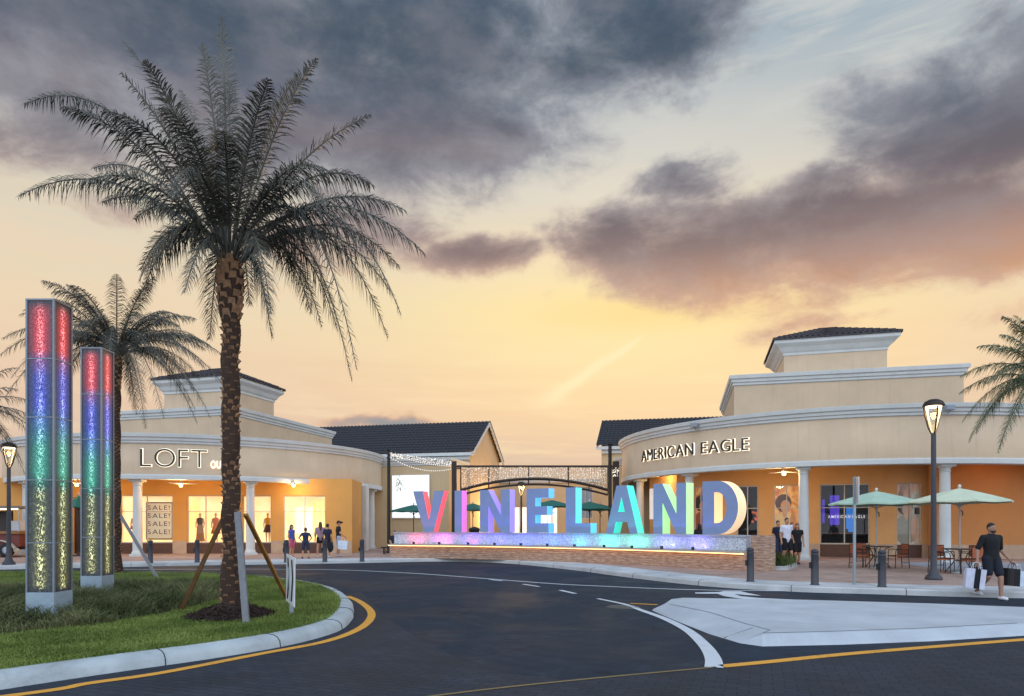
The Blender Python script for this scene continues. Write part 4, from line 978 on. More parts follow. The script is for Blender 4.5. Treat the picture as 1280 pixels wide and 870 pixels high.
# long building closing the court
bk = thing('back_building', 'long sand coloured shop row closing the courtyard behind the letters', 'building', (2, 60, .148))
BA = Vector((-10, 61.5)); BB = Vector((18, 59.0)); qb = lambda px: line_px(BA, BB, px)
wb = [(qb(640), qb(659)), (qb(672), qb(697)), (qb(722), qb(741)), (qb(590), qb(606)), (qb(812), qb(830))]
mb = MB(); wall_open(mb, BA, BB, .148, 5.6, [(a, b, .6 if i != 2 else 2.2, 3.3 if i != 2 else 5.0) for i, (a, b) in enumerate(wb)]); mb.build('wall', M_stucco_warm, bk)
mb = MB(); mb.sweep([BA, BB], [(-.0, 5.35), (-.12, 5.4), (-.2, 5.7), (.4, 5.7), (.4, 5.35)]); mb.build('cornice', M_white, bk)
M_shopglow = lit_mat('bright_shop_interior', (1, .98, .94), (1, .92, .80), .85)
for i, (a, b) in enumerate(wb):
    z0, z1 = (.6, 3.3) if i != 2 else (2.2, 5.0)
    f = window(bk, BA, BB, a, b, z0, z1, [(a + b) / 2], [], pane=False); panel_on('shop_interior', f, BA, BB, a + .03, b - .03, z0 + .03, z1 - .03, .22, M_shopglow if i not in (2, 3) else mat('grey_blue_window', (.55, .60, .66), .2, .1, 2))
for o_ in bk.children:
    for ch in o_.children: ch.location = (0, 0, 0)
# wall lights behind the letters
for px, py0, Y, lab in ((577, 626, 52, 'tall lit wall light seen between the letters I and N'), (630.5, 642, 52, 'short bright wall light seen through the first letter N')):
    c = at(px, py0, Y); t = thing('wall_light', lab, 'wall light', (c.x, c.y, .148), group='lights in the courtyard')
    H = c.z; mb = MB(); mb.lathe([(.12, 0), (.12, 1.1), (.09, 1.15)], (c.x, c.y, .148), 14); mb.build('post', M_black, t)
    MB().lathe([(.13, 1.15), (.14, 1.2), (.14, H - .35), (.11, H - .3)], (c.x, c.y, .148), 14).build('lit_shaft', mat('warm_light_shaft', (1, .85, .6), .5, 0, emit=(1, .84, .56), estr=1.6), t)
    lamp('POINT', (c.x, c.y - .5, c.z - .2), 800, (1, .78, .48), t, shadow_soft_size=.15)
    MB().lathe([(0, H - .05), (.17, H - .12), (.17, H - .3), (.1, H - .3)], (c.x, c.y, .148), 14).build('cap', M_bronze, t)

# ------------------------------------------------------------------ sign wall (concave arc) and the eight letters
SC = Vector((-11.65, 8.95)); SR = 25.0
def sang(px, R=SR):                         # angle clockwise from +Y on the far side of the arc circle
    d = Vector(((px - 640) / F, 1)); a = d.dot(d); b = -2 * d.dot(SC); k = SC.dot(SC) - R * R
    t = (-b + math.sqrt(max(0, b * b - 4 * a * k))) / (2 * a); p = d * t - SC; return math.atan2(p.x, p.y)
def spt(ph, R, z): return (SC.x + R * math.sin(ph), SC.y + R * math.cos(ph), z)
def aprof(mb, prof, p0, p1, n=60):          # solid curved body: profile of (R, z), closed
    k = len(prof); vs = []
    for i in range(n + 1):
        ph = p0 + (p1 - p0) * i / n; vs += [spt(ph, r, z) for r, z in prof]
    fs = [(i * k + q, i * k + (q + 1) % k, (i + 1) * k + (q + 1) % k, (i + 1) * k + q) for i in range(n) for q in range(k)]
    mb.add(vs, fs); mb.add(vs[:k], [tuple(range(k))]); mb.add(vs[-k:], [tuple(range(k - 1, -1, -1))])
def stone_mat():
    m = bpy.data.materials.new('stacked_stone'); m.use_nodes = True; N = NT(m.node_tree); b = N.n['Principled BSDF']
    uv = N.new('ShaderNodeUVMap').outputs[0]
    br = N.new('ShaderNodeTexBrick'); N.put(br.inputs[0], uv); br.inputs['Scale'].default_value = 1; br.inputs['Brick Width'].default_value = .42; br.inputs['Row Height'].default_value = .085
    br.inputs['Mortar Size'].default_value = .006; br.offset = .37; br.squash = 1.6; br.squash_frequency = 3
    br.inputs['Color1'].default_value = (*s2l((.68, .55, .47)), 1); br.inputs['Color2'].default_value = (*s2l((.58, .46, .40)), 1); br.inputs['Mortar'].default_value = (*s2l((.33, .25, .20)), 1)
    n1 = N.noise(N.mapping(uv, scale=(1.6, 8, 1)), 2.2, 5, .6)
    N.put(b.inputs['Base Color'], N.mix(.75, br.outputs[0], N.ramp(n1, [(.3, s2l((.50, .39, .36))), (.5, s2l((.70, .57, .48))), (.7, s2l((.84, .75, .66)))]), 'MIX')); b.inputs['Roughness'].default_value = .9
    bp = N.new('ShaderNodeBump'); bp.inputs['Strength'].default_value = 1; bp.inputs['Distance'].default_value = .03; N.put(bp.inputs['Height'], N.m('ADD', N.m('MULTIPLY', n1, .8), N.m('SUBTRACT', 1, br.outputs[1]))); N.l.new(bp.outputs[0], b.inputs['Normal']); return m
def mosaic_mat():
    m = bpy.data.materials.new('glass_mosaic'); m.use_nodes = True; N = NT(m.node_tree); b = N.n['Principled BSDF']
    uv = N.new('ShaderNodeUVMap').outputs[0]; v = N.new('ShaderNodeTexVoronoi'); N.put(v.inputs['Vector'], uv); v.inputs['Scale'].default_value = 34; v.inputs['Randomness'].default_value = .35
    s = N.new('ShaderNodeSeparateColor'); N.put(s.inputs[0], v.outputs['Color'])
    N.put(b.inputs['Base Color'], N.ramp(s.outputs[0], [(0, s2l((.60, .64, .70))), (.4, s2l((.70, .72, .77))), (.75, s2l((.78, .80, .83))), (1, s2l((.90, .91, .93)))])); N.put(b.inputs['Roughness'], N.m('ADD', .12, N.m('MULTIPLY', s.outputs[1], .4))); return m
def uv_arc(o, root):
    me = o.data; uv = me.uv_layers.new(name='UVMap')
    for l in me.loops:
        p = me.vertices[l.vertex_index].co + Vector(root.location); ph = math.atan2(p.x - SC.x, p.y - SC.y); R = math.hypot(p.x - SC.x, p.y - SC.y); uv.data[l.index].uv = (ph * SR + (R - SR), p.z)
ph0, ph1 = sang(487, SR - .75), sang(932, SR - .75)
sw = thing('sign_wall', 'long curved stone and mosaic wall carrying the big coloured letters', 'wall', spt((ph0 + ph1) / 2, SR, .148))
M_stone = stone_mat()
mb = MB(); aprof(mb, [(SR - .75, .14), (SR - .75, .74), (SR + .30, .74), (SR + .30, .14)], ph0, ph1); o = mb.build('stone_base', M_stone, sw); uv_arc(o, sw)
mb = MB(); aprof(mb, [(SR - .95, .742), (SR - .95, .80), (SR - .25, .80), (SR - .25, .742)], ph0 - .002, ph1 - .004); mb.build('ledge', mat('ledge_stone', (.70, .64, .58), .8, .1, 2), sw)
mb = MB(); aprof(mb, [(SR - .90, .718), (SR - .90, .740), (SR - .85, .740), (SR - .85, .718)], ph0, ph1); mb.build('ledge_light_strip', mat('warm_led_strip', (1, .85, .65), .5, 0, emit=(1, .76, .50), estr=4.5), sw)
phm0, phm1 = sang(493, SR - .2), sang(933, SR - .2)
mb = MB(); aprof(mb, [(SR - .22, .805), (SR - .22, 1.29), (SR + .5, 1.29), (SR + .5, .745), (SR - .22, .745)][:4], phm0, phm1); o = mb.build('mosaic_wall', mosaic_mat(), sw); uv_arc(o, sw)
mb = MB(); aprof(mb, [(SR - .27, 1.292), (SR - .27, 1.35), (SR + .55, 1.35), (SR + .55, 1.292)], phm0 - .002, phm1 + .001); mb.build('coping', mat('coping_stone', (.62, .64, .68), .6, .1, 3), sw)
for R_a, phc, zz, nm, wdt in ((SR + .1, phm1 + .018, 1.36, 'stone_pier', .034),):
    mb = MB(); aprof(mb, [(SR - .50, .14), (SR - .50, 1.36), (SR + .15, 1.36), (SR + .15, .14)], ph1 + .001, ph1 + .022, 3); o = mb.build(nm, M_stone, sw); uv_arc(o, sw)
M_lface = mat('letter_slate_blue', (.50, .57, .71), .45, .06, 1.5)
def let_side(name, c): return mat(name, c, .5, 0, emit=c, estr=.60)
def bow(cx, cz, rx, rz, n=18): return [(cx + rx * math.sin(math.pi * i / n), cz + rz * -math.cos(math.pi * i / n)) for i in range(n + 1)]
st = .30   # stroke as a share of the letter height
LET = [('V', 516.5, 555.5, (.97, .42, .46), 'letter V with salmon pink lit sides, first of the row of big blue letters'), ('I', 568.5, 577.5, (.93, .50, .84), 'narrow letter I with magenta lit side, second of the big blue letters'),
       ('N', 600, 637.5, (.66, .58, .97), 'letter N with violet lit sides, left one of the two big N letters'), ('E', 658.5, 686, (.42, .76, .95), 'letter E with pale blue lit sides in the middle of the big letters'),
       ('L', 707.5, 738.5, (.42, .84, .93), 'letter L with cyan lit sides before the big letter A'), ('A', 757.5, 797.5, (.30, .88, .80), 'letter A with turquoise lit sides beside the gate post'),
       ('N', 817, 858, (.72, .90, .66), 'letter N with yellow green lit sides, right one of the two big N letters'), ('D', 878.5, 923, (.99, .84, .66), 'rounded letter D with cream lit sides, last of the big letters')]
ZL0, ZL1 = 1.365, 3.33; HL = ZL1 - ZL0; LD = .50
for ch, xa, xb, c, lab in LET:
    pa, pb = sang(xa), sang(xb); pm = (pa + pb) / 2; A_ = Vector(spt(pa, SR, 0)); B_ = Vector(spt(pb, SR, 0)); w = (B_ - A_).length; e = (B_ - A_).normalized(); nb = Vector((-e.y, e.x, 0))
    H = HL; k = .26 * H if ch in 'NLED' else .27 * H
    hole = None
    if ch == 'V': ol = [(0, H), (w * .36, 0), (w * .66, 0), (w, H), (w - k * .98, H), (w * .51, H * .30), (k * .98, H)]
    elif ch == 'I': ol = [(0, 0), (w, 0), (w, H), (0, H)]
    elif ch == 'N': k = w * .29; ol = [(0, 0), (k, 0), (k, H * .62), (w - k, 0), (w, 0), (w, H), (w - k, H), (w - k, H * .40), (k * .98, H), (0, H)]
    elif ch == 'E': k = w * .40; ol = [(0, 0), (w, 0), (w, H * .215), (k, H * .215), (k, H * .40), (w * .93, H * .40), (w * .93, H * .60), (k, H * .60), (k, H * .79), (w, H * .79), (w, H), (0, H)]
    elif ch == 'L': k = w * .40; ol = [(0, 0), (w, 0), (w, H * .215), (k, H * .215), (k, H), (0, H)]
    elif ch == 'A': ol = [(0, 0), (w * .24, 0), (w * .325, H * .24), (w * .675, H * .24), (w * .76, 0), (w, 0), (w * .66, H), (w * .34, H)]; hole = [(w * .40, H * .45), (w * .60, H * .45), (w * .50, H * .76)]
    else: k = w * .34; ol = [(0, 0), (w * .42, 0)] + [(w * .42 + w * .58 * math.sin(math.pi * i / 20), H / 2 - H / 2 * math.cos(math.pi * i / 20)) for i in range(1, 20)] + [(w * .42, H), (0, H)]; hole = [(k, H * .215), (w * .42, H * .215)] + [(w * .42 + w * .27 * math.sin(math.pi * i / 16), H / 2 - H * .285 * math.cos(math.pi * i / 16)) for i in range(1, 16)] + [(w * .42, H * .785), (k, H * .785)]
    t = thing('sign_letter', lab, 'letter', ((A_ + B_) / 2)[:2] + (ZL0,), group='big coloured letters on the sign wall')
    xf = lambda p: tuple((A_ + e * p[0] + nb * p[1])[:2]) + (ZL0 + p[2],)
    MB().prism(ol, -.02, LD + .02, hole, True, False, xf).build('face', M_lface, t)
    MB().prism(ol, -.02, LD + .02, hole, False, True, xf).build('lit_side', let_side('lit_side_' + ch + str(int(xa)), c), t)
# coloured uplights at the foot of the mosaic
UPC = [(.95, .45, .62), (.90, .50, .85), (.75, .40, .95), (.55, .40, 1.), (.35, .50, 1.), (.20, .65, 1.), (.15, .78, .95), (.25, .85, .82), (.45, .85, .75), (.70, .70, .95), (.75, .70, 1.)]
UPX = [516, 545, 584, 617, 650, 685, 717, 757, 789, 827, 866]
UPX = [517, 549, 585, 618, 651, 684, 718, 755, 790, 827, 866]
for px, c in zip(UPX, UPC):
    ph = sang(px, SR - .62); p = spt(ph, SR - .62, .80); pw = spt(ph, SR - .22, .8)
    UC = ['rose pink', 'magenta pink', 'violet', 'deep violet', 'royal blue', 'bright blue', 'sky blue', 'turquoise', 'sea green', 'pale lilac', 'lavender']; UW = ['left foot of V', 'right foot of V', 'right of the letter I', 'first letter N', 'gap before the E', 'right end of the E', 'foot of the L', 'gap between L and A', 'right leg of the A', 'left stem of the second N', 'gap between second N and D']
    t = thing('uplight', 'small uplight on the ledge glowing ' + UC[UPX.index(px)] + ' below the ' + UW[UPX.index(px)], 'uplight', p, group='uplights along the mosaic wall')
    MB().lathe([(.05, 0), (.06, .02), (.06, .10), (.045, .11)], p, 12).build('housing', M_bronze, t)
    MB().lathe([(0, .108), (.044, .108)], p, 12).build('lens', mat('uplight_lens', (1, 1, 1), .3, 0, emit=(1, .97, .95), estr=10), t)
    cc = tuple(x ** 2.5 * .96 + .02 for x in c); mx_ = max(cc); cc = tuple(x / mx_ for x in cc)
    lt = lamp('SPOT', (p[0], p[1], p[2] + .13), 24, cc, t, spot_size=R_(170), spot_blend=.6, shadow_soft_size=.04)
    d = Vector((pw[0] - p[0], pw[1] - p[1], .35)); lt.rotation_euler = d.to_track_quat('-Z', 'Y').to_euler()

# ------------------------------------------------------------------ gate arch with its curtain of lights
YG = 40.0
g0 = at(568, 665, YG); g1 = at(767.5, 665, YG)
gt = thing('entrance_gate', 'dark steel entrance gate with arched double chord spanning behind the letters', 'gate', (0, YG, .148))
zt_ = at(0, 583, YG).z
mb = MB(); mb.box((g0.x, YG, (.148 + zt_ + .15) / 2 + .07), (.30, .30, zt_ + .15)); mb.build('post', M_bronze, gt, bevel=.01)
mb = MB(); mb.box((g1.x + .1, YG, (.148 + zt_ + .15) / 2 + .07), (.36, .30, zt_ + .15)); mb.build('post', M_bronze, gt, bevel=.01)
xa, xb = at(576, 0, YG).x, at(760, 0, YG).x
def arch_z(x, off): f = (x - xa) / (xb - xa) * 2 - 1; return CH + (HZ - (598.5 + off)) / F * YG - (.66 if off < 3 else .62) * f * f
mb = MB(); mb.bar((g0.x, YG, zt_), (g1.x, YG, zt_), .12, .12); mb.bar((g0.x, YG, zt_ - .12), (xa, YG, zt_ - .12), .07, .07); mb.bar((xb, YG, zt_ - .12), (g1.x, YG, zt_ - .12), .07, .07); mb.build('top_chord', M_bronze, gt)
for off, r in ((0, .085), (7, .06)):
    mb = MB(); mb.tube([(xa + (xb - xa) * i / 24, YG, arch_z(xa + (xb - xa) * i / 24, off)) for i in range(25)], r, 8); mb.build('arch_chord', M_bronze, gt)
for f in (0, .19, .46, .73, 1.0):
    x = xa + (xb - xa) * f; mb = MB(); mb.bar((x, YG, arch_z(x, 7)), (x, YG, zt_), .075, .075); mb.build('strut', M_bronze, gt)
for f in (.03, .33, .60, .87): x = xa + (xb - xa) * f; mb = MB(); mb.bar((x, YG, arch_z(x, 7)), (x, YG, arch_z(x, 0)), .06, .06); mb.build('strut', M_bronze, gt)
lc = thing('light_curtain', 'net of tiny white lights filling the gate above its arched chord', 'string lights', (0, YG, 4.6))
rl = random.Random(5); wires = MB(); bulbs = MB(); M_wire = mat('light_net_wire', (.56, .53, .50), .6, .05, 3)
def bulb(mb, p, r): mb.add([p + Vector(d) * r for d in ((1, 0, 0), (-1, 0, 0), (0, 1, 0), (0, -1, 0), (0, 0, 1), (0, 0, -1))], [(0, 2, 4), (2, 1, 4), (1, 3, 4), (3, 0, 4), (2, 0, 5), (1, 2, 5), (3, 1, 5), (0, 3, 5)])
nx = 150
for i in range(nx):
    x = xa + .06 + (xb - xa - .12) * i / nx; zb_ = arch_z(x, 0) + .05; za_ = zt_ - .05; L = za_ - zb_
    y = YG + rl.uniform(-.05, .05); wires.bar((x, y, zb_), (x + rl.uniform(-.03, .03), y, za_), .014, .014, up=(0, 1, 0))
    for k in range(int(L / .085)):
        z = zb_ + rl.random() * L; bulb(bulbs, Vector((x + rl.uniform(-.04, .04), y + rl.uniform(-.05, .05), z)), rl.choice((.012, .018, .018, .028)))
    if i % 2 == 0:
        for k in range(2): bulb(bulbs, Vector((x + rl.uniform(-.06, .06), y, za_ - rl.random() ** 2 * .6)), rl.uniform(.02, .036))
for i in range(14): z = zt_ - .1 - i * .09; wires.bar((xa, YG + .02, z), (xb, YG + .02, z), .01, .01) if z > arch_z((xa + xb) / 2, 0) + .06 else None
wires.build('wire_net', M_wire, lc); o = bulbs.build('bulbs', mat('white_fairy_bulb', (1, .96, .9), .4, 0, emit=(1, .95, .88), estr=.5), lc); o['kind'] = 'stuff'
# thin dark poles and the garland from the left one
def pole(label, px, pyb, pyt, r, Y):
    b = at(px, 655, Y); zt = CH + (HZ - pyt) / F * Y
    t = thing('light_pole', label, 'pole', (b.x, Y, .148), group='plain dark poles by the gate'); mb = MB(); mb.lathe([(.16, 0), (.16, .10), (r * 1.1, .18), (r, .3), (r * .9, zt - .148)], (b.x, Y, .148), 14); mb.build('pole', M_black, t)
    MB().lathe([(0, zt - .05), (r * 1.5, zt - .09), (r * 1.5, zt - .16), (r * .8, zt - .17)], (b.x, Y, .148), 12).build('cap', M_black, t); return b.x, zt
xl, zl = pole('tall thin dark pole at the left end of the stone wall', 486, 691, 563, .10, 37.6)
xr, zr = pole('tall dark pole rising behind the letter A beside the gate post', 762.5, 690, 556, .11, 38.6)
gar = thing('light_garland', 'garland of white bulbs sagging from the left pole to the gate', 'string lights', (xl, 37.6, zl))
wires = MB(); bulbs = MB()
for (a, b, sag) in ((Vector((xl, 37.6, zl - .3)), Vector((g0.x, YG, zt_ - .05)), .42), (Vector((xl, 37.6, zl - .1)), Vector((g0.x, YG, zt_ + .05)), .16)):
    pts_ = [a.lerp(b, i / 30) - Vector((0, 0, sag * 4 * (i / 30) * (1 - i / 30))) for i in range(31)]; wires.tube(pts_, .012, 5)
    for p in pts_[1:]: bulb(bulbs, p - Vector((0, 0, .04)), .045)
for i in range(260): 
    f = rl.random(); p = Vector((xl, 37.6, zl - .25)).lerp(Vector((g0.x, YG, zt_ + .15)), f); bulb(bulbs, p + Vector((rl.uniform(-.1, .1), rl.uniform(-.1, .1), rl.uniform(-.14, .14))), rl.uniform(.02, .035))
wires.build('cable', M_wire, gar); o = bulbs.build('bulbs', MATS['white_fairy_bulb'], gar); o['kind'] = 'stuff'
c1 = Vector((xr, 38.6, zr - .3)); gar2 = thing('light_garland', 'short twist of bulbs at the right top corner of the gate', 'string lights', tuple(c1)); mb = MB()
for i in range(30): bulb(mb, Vector((g1.x + rl.uniform(-.1, .25), YG - .2 + rl.uniform(-.1, .1), zt_ - .1 - rl.random() * .5)), rl.uniform(.03, .05))
mb.build('bulbs', MATS['white_fairy_bulb'], gar2)['kind'] = 'stuff'

# ------------------------------------------------------------------ lamp posts
M_lampglow = mat('lamp_led', (1, .93, .8), .4, 0, emit=(1, .88, .66), estr=5.0)
def lamp_post(label, px, Y, py_top, en):
    b = at(px, 655, Y); x = b.x; H = CH + (HZ - py_top) / F * Y - .148
    t = thing('lamp_post', label, 'lamp post', (x, Y, .148), group='lamp posts with teardrop heads'); c = (x, Y, .148)
    MB().lathe([(.22, 0), (.23, .05), (.20, .12), (.15, .16), (.13, .24), (.09, .34), (.082, 1.0)], c, 20).build('base', M_dkgrey, t)
    MB().lathe([(.080, .9), (.072, H * .5), (.066, H - 1.05), (.055, H - .98)], c, 16).build('pole', M_dkgrey, t)
    hd = MB()
    for a in range(3):
        an = a * 2.094 + .35; hd.tube([(x + math.cos(an) * r, Y + math.sin(an) * r, .148 + H - h) for r, h in ((.04, 1.02), (.13, .82), (.225, .42), (.24, .22))], .022, 8)
    hd.build('arms', M_bronze, t)
    MB().lathe([(.0, H), (.12, H - .01), (.23, H - .07), (.285, H - .17), (.285, H - .20), (.20, H - .20), (0, H - .20)], c, 24).build('cap', M_bronze, t)
    MB().lathe([(.0, H - .205), (.2, H - .205), (.205, H - .235), (0, H - .235)], c, 20).build('lit_disc', M_lampglow, t)
    MB().lathe([(.055, H - .96), (.10, H - .84), (.19, H - .45), (.215, H - .235)], c, 20).build('glass', M_glass, t)
    lamp('POINT', (x, Y, .148 + H - .36), en, (1, .80, .52), t, shadow_soft_size=.1); return t
lamp_post('tall lit lamp post standing before the right shop near the cafe tables', 1167, 19.6, 499, 25)
lamp_post('lit lamp post at the far left edge beside the red food trailer', 11, 26.8, 553, 25)
lamp_post('distant lamp post in the court seen between the letters N and E', 651.5, 47, 602, 520)

# ------------------------------------------------------------------ ceiling fans and downlight
def fan(label, px, py, Y, zc, rot, group='ceiling fans in the arcades', en=55):
    c = at(px, py, Y); t = thing('ceiling_fan', label, 'ceiling fan', tuple(c), group=group)
    MB().tube([(c.x, c.y, c.z), (c.x, c.y, zc)], .02, 8).build('rod', M_white, t)
    MB().lathe([(0, .10), (.10, .08), (.12, 0), (.08, -.05), (0, -.055)], tuple(c), 16).build('motor', M_white, t)
    for k in range(3):
        a = rot + k * 2.094; d = Vector((math.cos(a), math.sin(a), 0)); mb = MB(); mb.bar(c + d * .10, c + d * .75, .13, .012); mb.build('blade', M_white, t)
    MB().lathe([(0, -.16), (.07, -.14), (.09, -.08), (.06, -.055)], tuple(c), 14).build('bulb', mat('fan_bulb', (1, .9, .7), .4, 0, emit=(1, .86, .58), estr=5), t)
    lamp('POINT', (c.x, c.y, c.z - .22), en, (1, .83, .58), t, shadow_soft_size=.2); return t
fan('ceiling fan with lit bulb in the left arcade above the sale poster', 226, 604.5, 34.2, 4.2, .2, en=200)
fan('ceiling fan with lit bulb in the left arcade above the waiting people', 367, 605.0, 36.35, 4.2, .3, en=95)
fan('ceiling fan in the left arcade hidden between the glowing towers', 96, 604, 34.6, 4.2, .2, en=150)
fan('ceiling fan in the right arcade above the group beside the column', 980, 590, 31.0, 4.55, .1, en=150)
dl = at(823, 594.5, 36.5); t = thing('downlight', 'round lit downlight in the right arcade ceiling above the letter N', 'downlight', (dl.x, dl.y, 4.54)); MB().lathe([(.20, 0), (.20, -.03), (.16, -.03)], (dl.x, dl.y, 4.548), 18).build('ring', M_white, t); MB().lathe([(0, -.02), (.16, -.02)], (dl.x, dl.y, 4.548), 18).build('lens', mat('downlight_lens', (1, .95, .85), .4, 0, emit=(1, .92, .76), estr=8), t); lamp('POINT', (dl.x, dl.y, 4.3), 70, (1, .84, .58), t, shadow_soft_size=.12)
c = at(1262, 592, 29.6); t = thing('downlight', 'round lit downlight in the right arcade ceiling near the picture edge', 'downlight', (c.x, c.y, 4.54)); MB().lathe([(.16, 0), (.16, -.03), (.12, -.03)], (c.x, c.y, 4.548), 18).build('ring', M_white, t); MB().lathe([(0, -.02), (.12, -.02)], (c.x, c.y, 4.548), 18).build('lens', MATS['downlight_lens'], t); lamp('POINT', (c.x, c.y, 4.3), 28, (1, .70, .38), t, shadow_soft_size=.12)

# ------------------------------------------------------------------ bollards
def bollard(loc):
    t = thing('bollard', 'x', 'bollard', (0, 0, 0)); MB().lathe([(.115, 0), (.115, .02), (.098, .04), (.094, .78), (.10, .80), (.10, .83), (.085, .835), (.085, .85), (.10, .86), (.098, .90), (.07, .935), (0, .95)], (0, 0, 0), 20).build('post', M_dkgrey, t, org=None)
    MB().box((-.11, 0, .52), (.05, .10, .16)).build('reflector', M_black, t, bevel=.01); t.location = loc; return t
BOL = [(188, 704, 'dark bollard on the kerb below the sale poster window'), (246.5, 703, 'dark bollard on the kerb left of the tall palm, before the dress window'), (358, 703, 'dark bollard beside the girl in pink shorts, left of the group'),
       (406, 702.5, 'dark bollard in front of the boy with the backpack'), (452.5, 702, 'dark bollard standing alone right of the white column and group'),
       (938, 727, 'dark bollard on the kerb at the right end of the stone wall'), (1018.5, 731.3, 'dark bollard near the thin sign post, second on the right kerb'), (1102.5, 733.8, 'dark bollard on the kerb in front of the left cafe table')]
b0 = None
for px, py, lab in BOL:
    x, y = G(px, py, .15)
    if b0 is None: b0 = bollard((x, y, .15)); b0['label'] = lab; b0['group'] = 'dark bollards along the kerb'
    else: dup(b0, (x, y, .15), 0, lab)

# ------------------------------------------------------------------ signs
x, y = G(1068, 731, .15); t = thing('street_sign', 'thin galvanised post with sign plate seen edge on, on the right kerb', 'street sign', (x, y, .15))
MB().box((x, y, 1.57), (.055, .055, 2.84)).build('post', M_galv, t)
M3 = Matrix.Rotation(R_(73), 3, 'Z') @ Matrix.Rotation(R_(-3), 3, 'Y')
MB().box((x + .06, y - .03, 2.64), (.46, .02, .70), m=M3).build('plate', mat('sign_back_aluminium', (.80, .82, .83), .45, .06, 4, metal=.3), t)
x, y = G(365, 769, .16); t = thing('chevron_sign', 'small leaning white board with black chevrons on the lawn by the palm', 'chevron sign', (x, y, .165))
MB().bar((x, y, .15), (x - .03, y, 1.0), .06, .05, up=(0, 1, 0)).build('post', M_galv, t)
cx, cy = x - .02, y - .035; yaw = R_(-62); tilt = R_(3)
Mb = Matrix.Rotation(yaw, 3, 'Z') @ Matrix.Rotation(tilt, 3, 'Y')
def cp(u, d, z): p = Mb @ Vector((u, d, z)); return (cx + p.x, cy + p.y, .78 + p.z)
mb = MB(); bw, bh = .40, .42; mb.prism([(-bw, -bh), (bw, -bh), (bw, bh), (-bw, bh)], 0, .012, None, True, True, lambda p: cp(p[0], p[1], p[2])); mb.build('board', mat('white_sign_sheet', (.90, .91, .91), .5, .06, 4), t)
mb = MB()
for u0 in (-.30, .06):
    ol = [(u0, -.36), (u0 + .13, -.36), (u0 + .24, 0.06), (u0 + .13, .36), (u0, .36), (u0 + .11, 0.06)]
    mb.prism(ol, -.003, -.001, None, True, False, lambda p: cp(p[0], p[1], p[2]))
mb.build('chevron', mat('black_sign_film', (.08, .08, .09), .5, .05, 4), t)

# ------------------------------------------------------------------ umbrellas, tables, chairs
def umbrella(label, x, y, zr, za, r, m, group, polemat, ph=0.2, n=8):
    t = thing('umbrella', label, 'umbrella', (x, y, .148), group=group); c = (x, y, .148); zr -= .148; za -= .148
    vs = [(x, y, .148 + za)]; fs = []; rings = 5
    for i in range(1, rings + 1):
        f = i / rings
        for k in range(n * 4):
            a = ph + 2 * math.pi * k / (n * 4); seg = abs((k % 4) - 2) / 2.0
            rr = r * f * (math.cos(math.pi / n) / math.cos(((k % 4) / 4 - .5) * 2 * math.pi / n)); z = za + (zr - za) * (f ** 1.12) - (1 - seg) * .03 * f
            vs.append((x + rr * math.cos(a), y + rr * math.sin(a), .148 + z))
    k_ = n * 4
    fs += [(0, 1 + k, 1 + (k + 1) % k_) for k in range(k_)]
    for i in range(rings - 1):
        for k in range(k_): fs.append((1 + i * k_ + k, 1 + (i + 1) * k_ + k, 1 + (i + 1) * k_ + (k + 1) % k_, 1 + i * k_ + (k + 1) % k_))
    o = len(vs); last = 1 + (rings - 1) * k_
    vs += [(vs[last + k][0], vs[last + k][1], vs[last + k][2] - .05) for k in range(k_)]
    fs += [(last + k, o + k, o + (k + 1) % k_, last + (k + 1) % k_) for k in range(k_)]
    mb = MB(); mb.add(vs, fs, False); mb.build('canopy', m, t)
    MB().lathe([(.026, 0), (.026, za - .02)], c, 10).build('pole', polemat, t)
    MB().lathe([(.28, 0), (.28, .05), (.06, .08), (.045, .22)], c, 18).build('base', polemat, t)
    MB().lathe([(0, za + .13), (.045, za + .10), (.05, za + .05), (.02, za - .01)], c, 10).build('finial', M_white, t)
    mb = MB()
    for k in range(n):
        a = ph + 2 * math.pi * k / n + math.pi / n * 0; hub = Vector((x, y, .148 + zr - .18)); tip = Vector((x + .55 * r * math.cos(a), y + .55 * r * math.sin(a), .148 + za + (zr - za) * .56 - .03)); mb.tube([hub, tip], .009, 5)
        mb.tube([Vector((x, y, .148 + za - .05)), Vector((x + .98 * r * math.cos(a), y + .98 * r * math.sin(a), .148 + zr - .02))], .009, 5)
    mb.lathe([(.05, zr - .24), (.055, zr - .14)], c, 10); mb.build('ribs', polemat, t)
    MB().tube([(x + .03, y - .02, .148 + zr - .3), (x + .07, y - .05, .148 + zr - .36), (x + .07, y - .05, .148 + zr - .48)], .018, 6).build('crank', M_black, t); return t
M_cg = mat('dark_green_canvas', (.13, .38, .33), .8, .1, 2); M_cp = mat('pale_sage_canvas', (.66, .76, .68), .8, .08, 2); M_cp2 = mat('cream_sage_canvas', (.78, .82, .72), .8, .08, 2)
u = at(1095.5, 614, 24.9); umbrella('pale green umbrella over the cafe table left of the lamp post', u.x, u.y, 2.50, 2.95, 1.62, M_cp, 'pale cafe umbrellas', M_galv)
u = at(1199.5, 611, 22.3); umbrella('cream green umbrella over the cafe table right of the lamp post', u.x, u.y, 2.50, 2.92, 1.52, M_cp2, 'pale cafe umbrellas', M_galv, .5)
gp_ = 'dark green umbrellas in the courtyard'
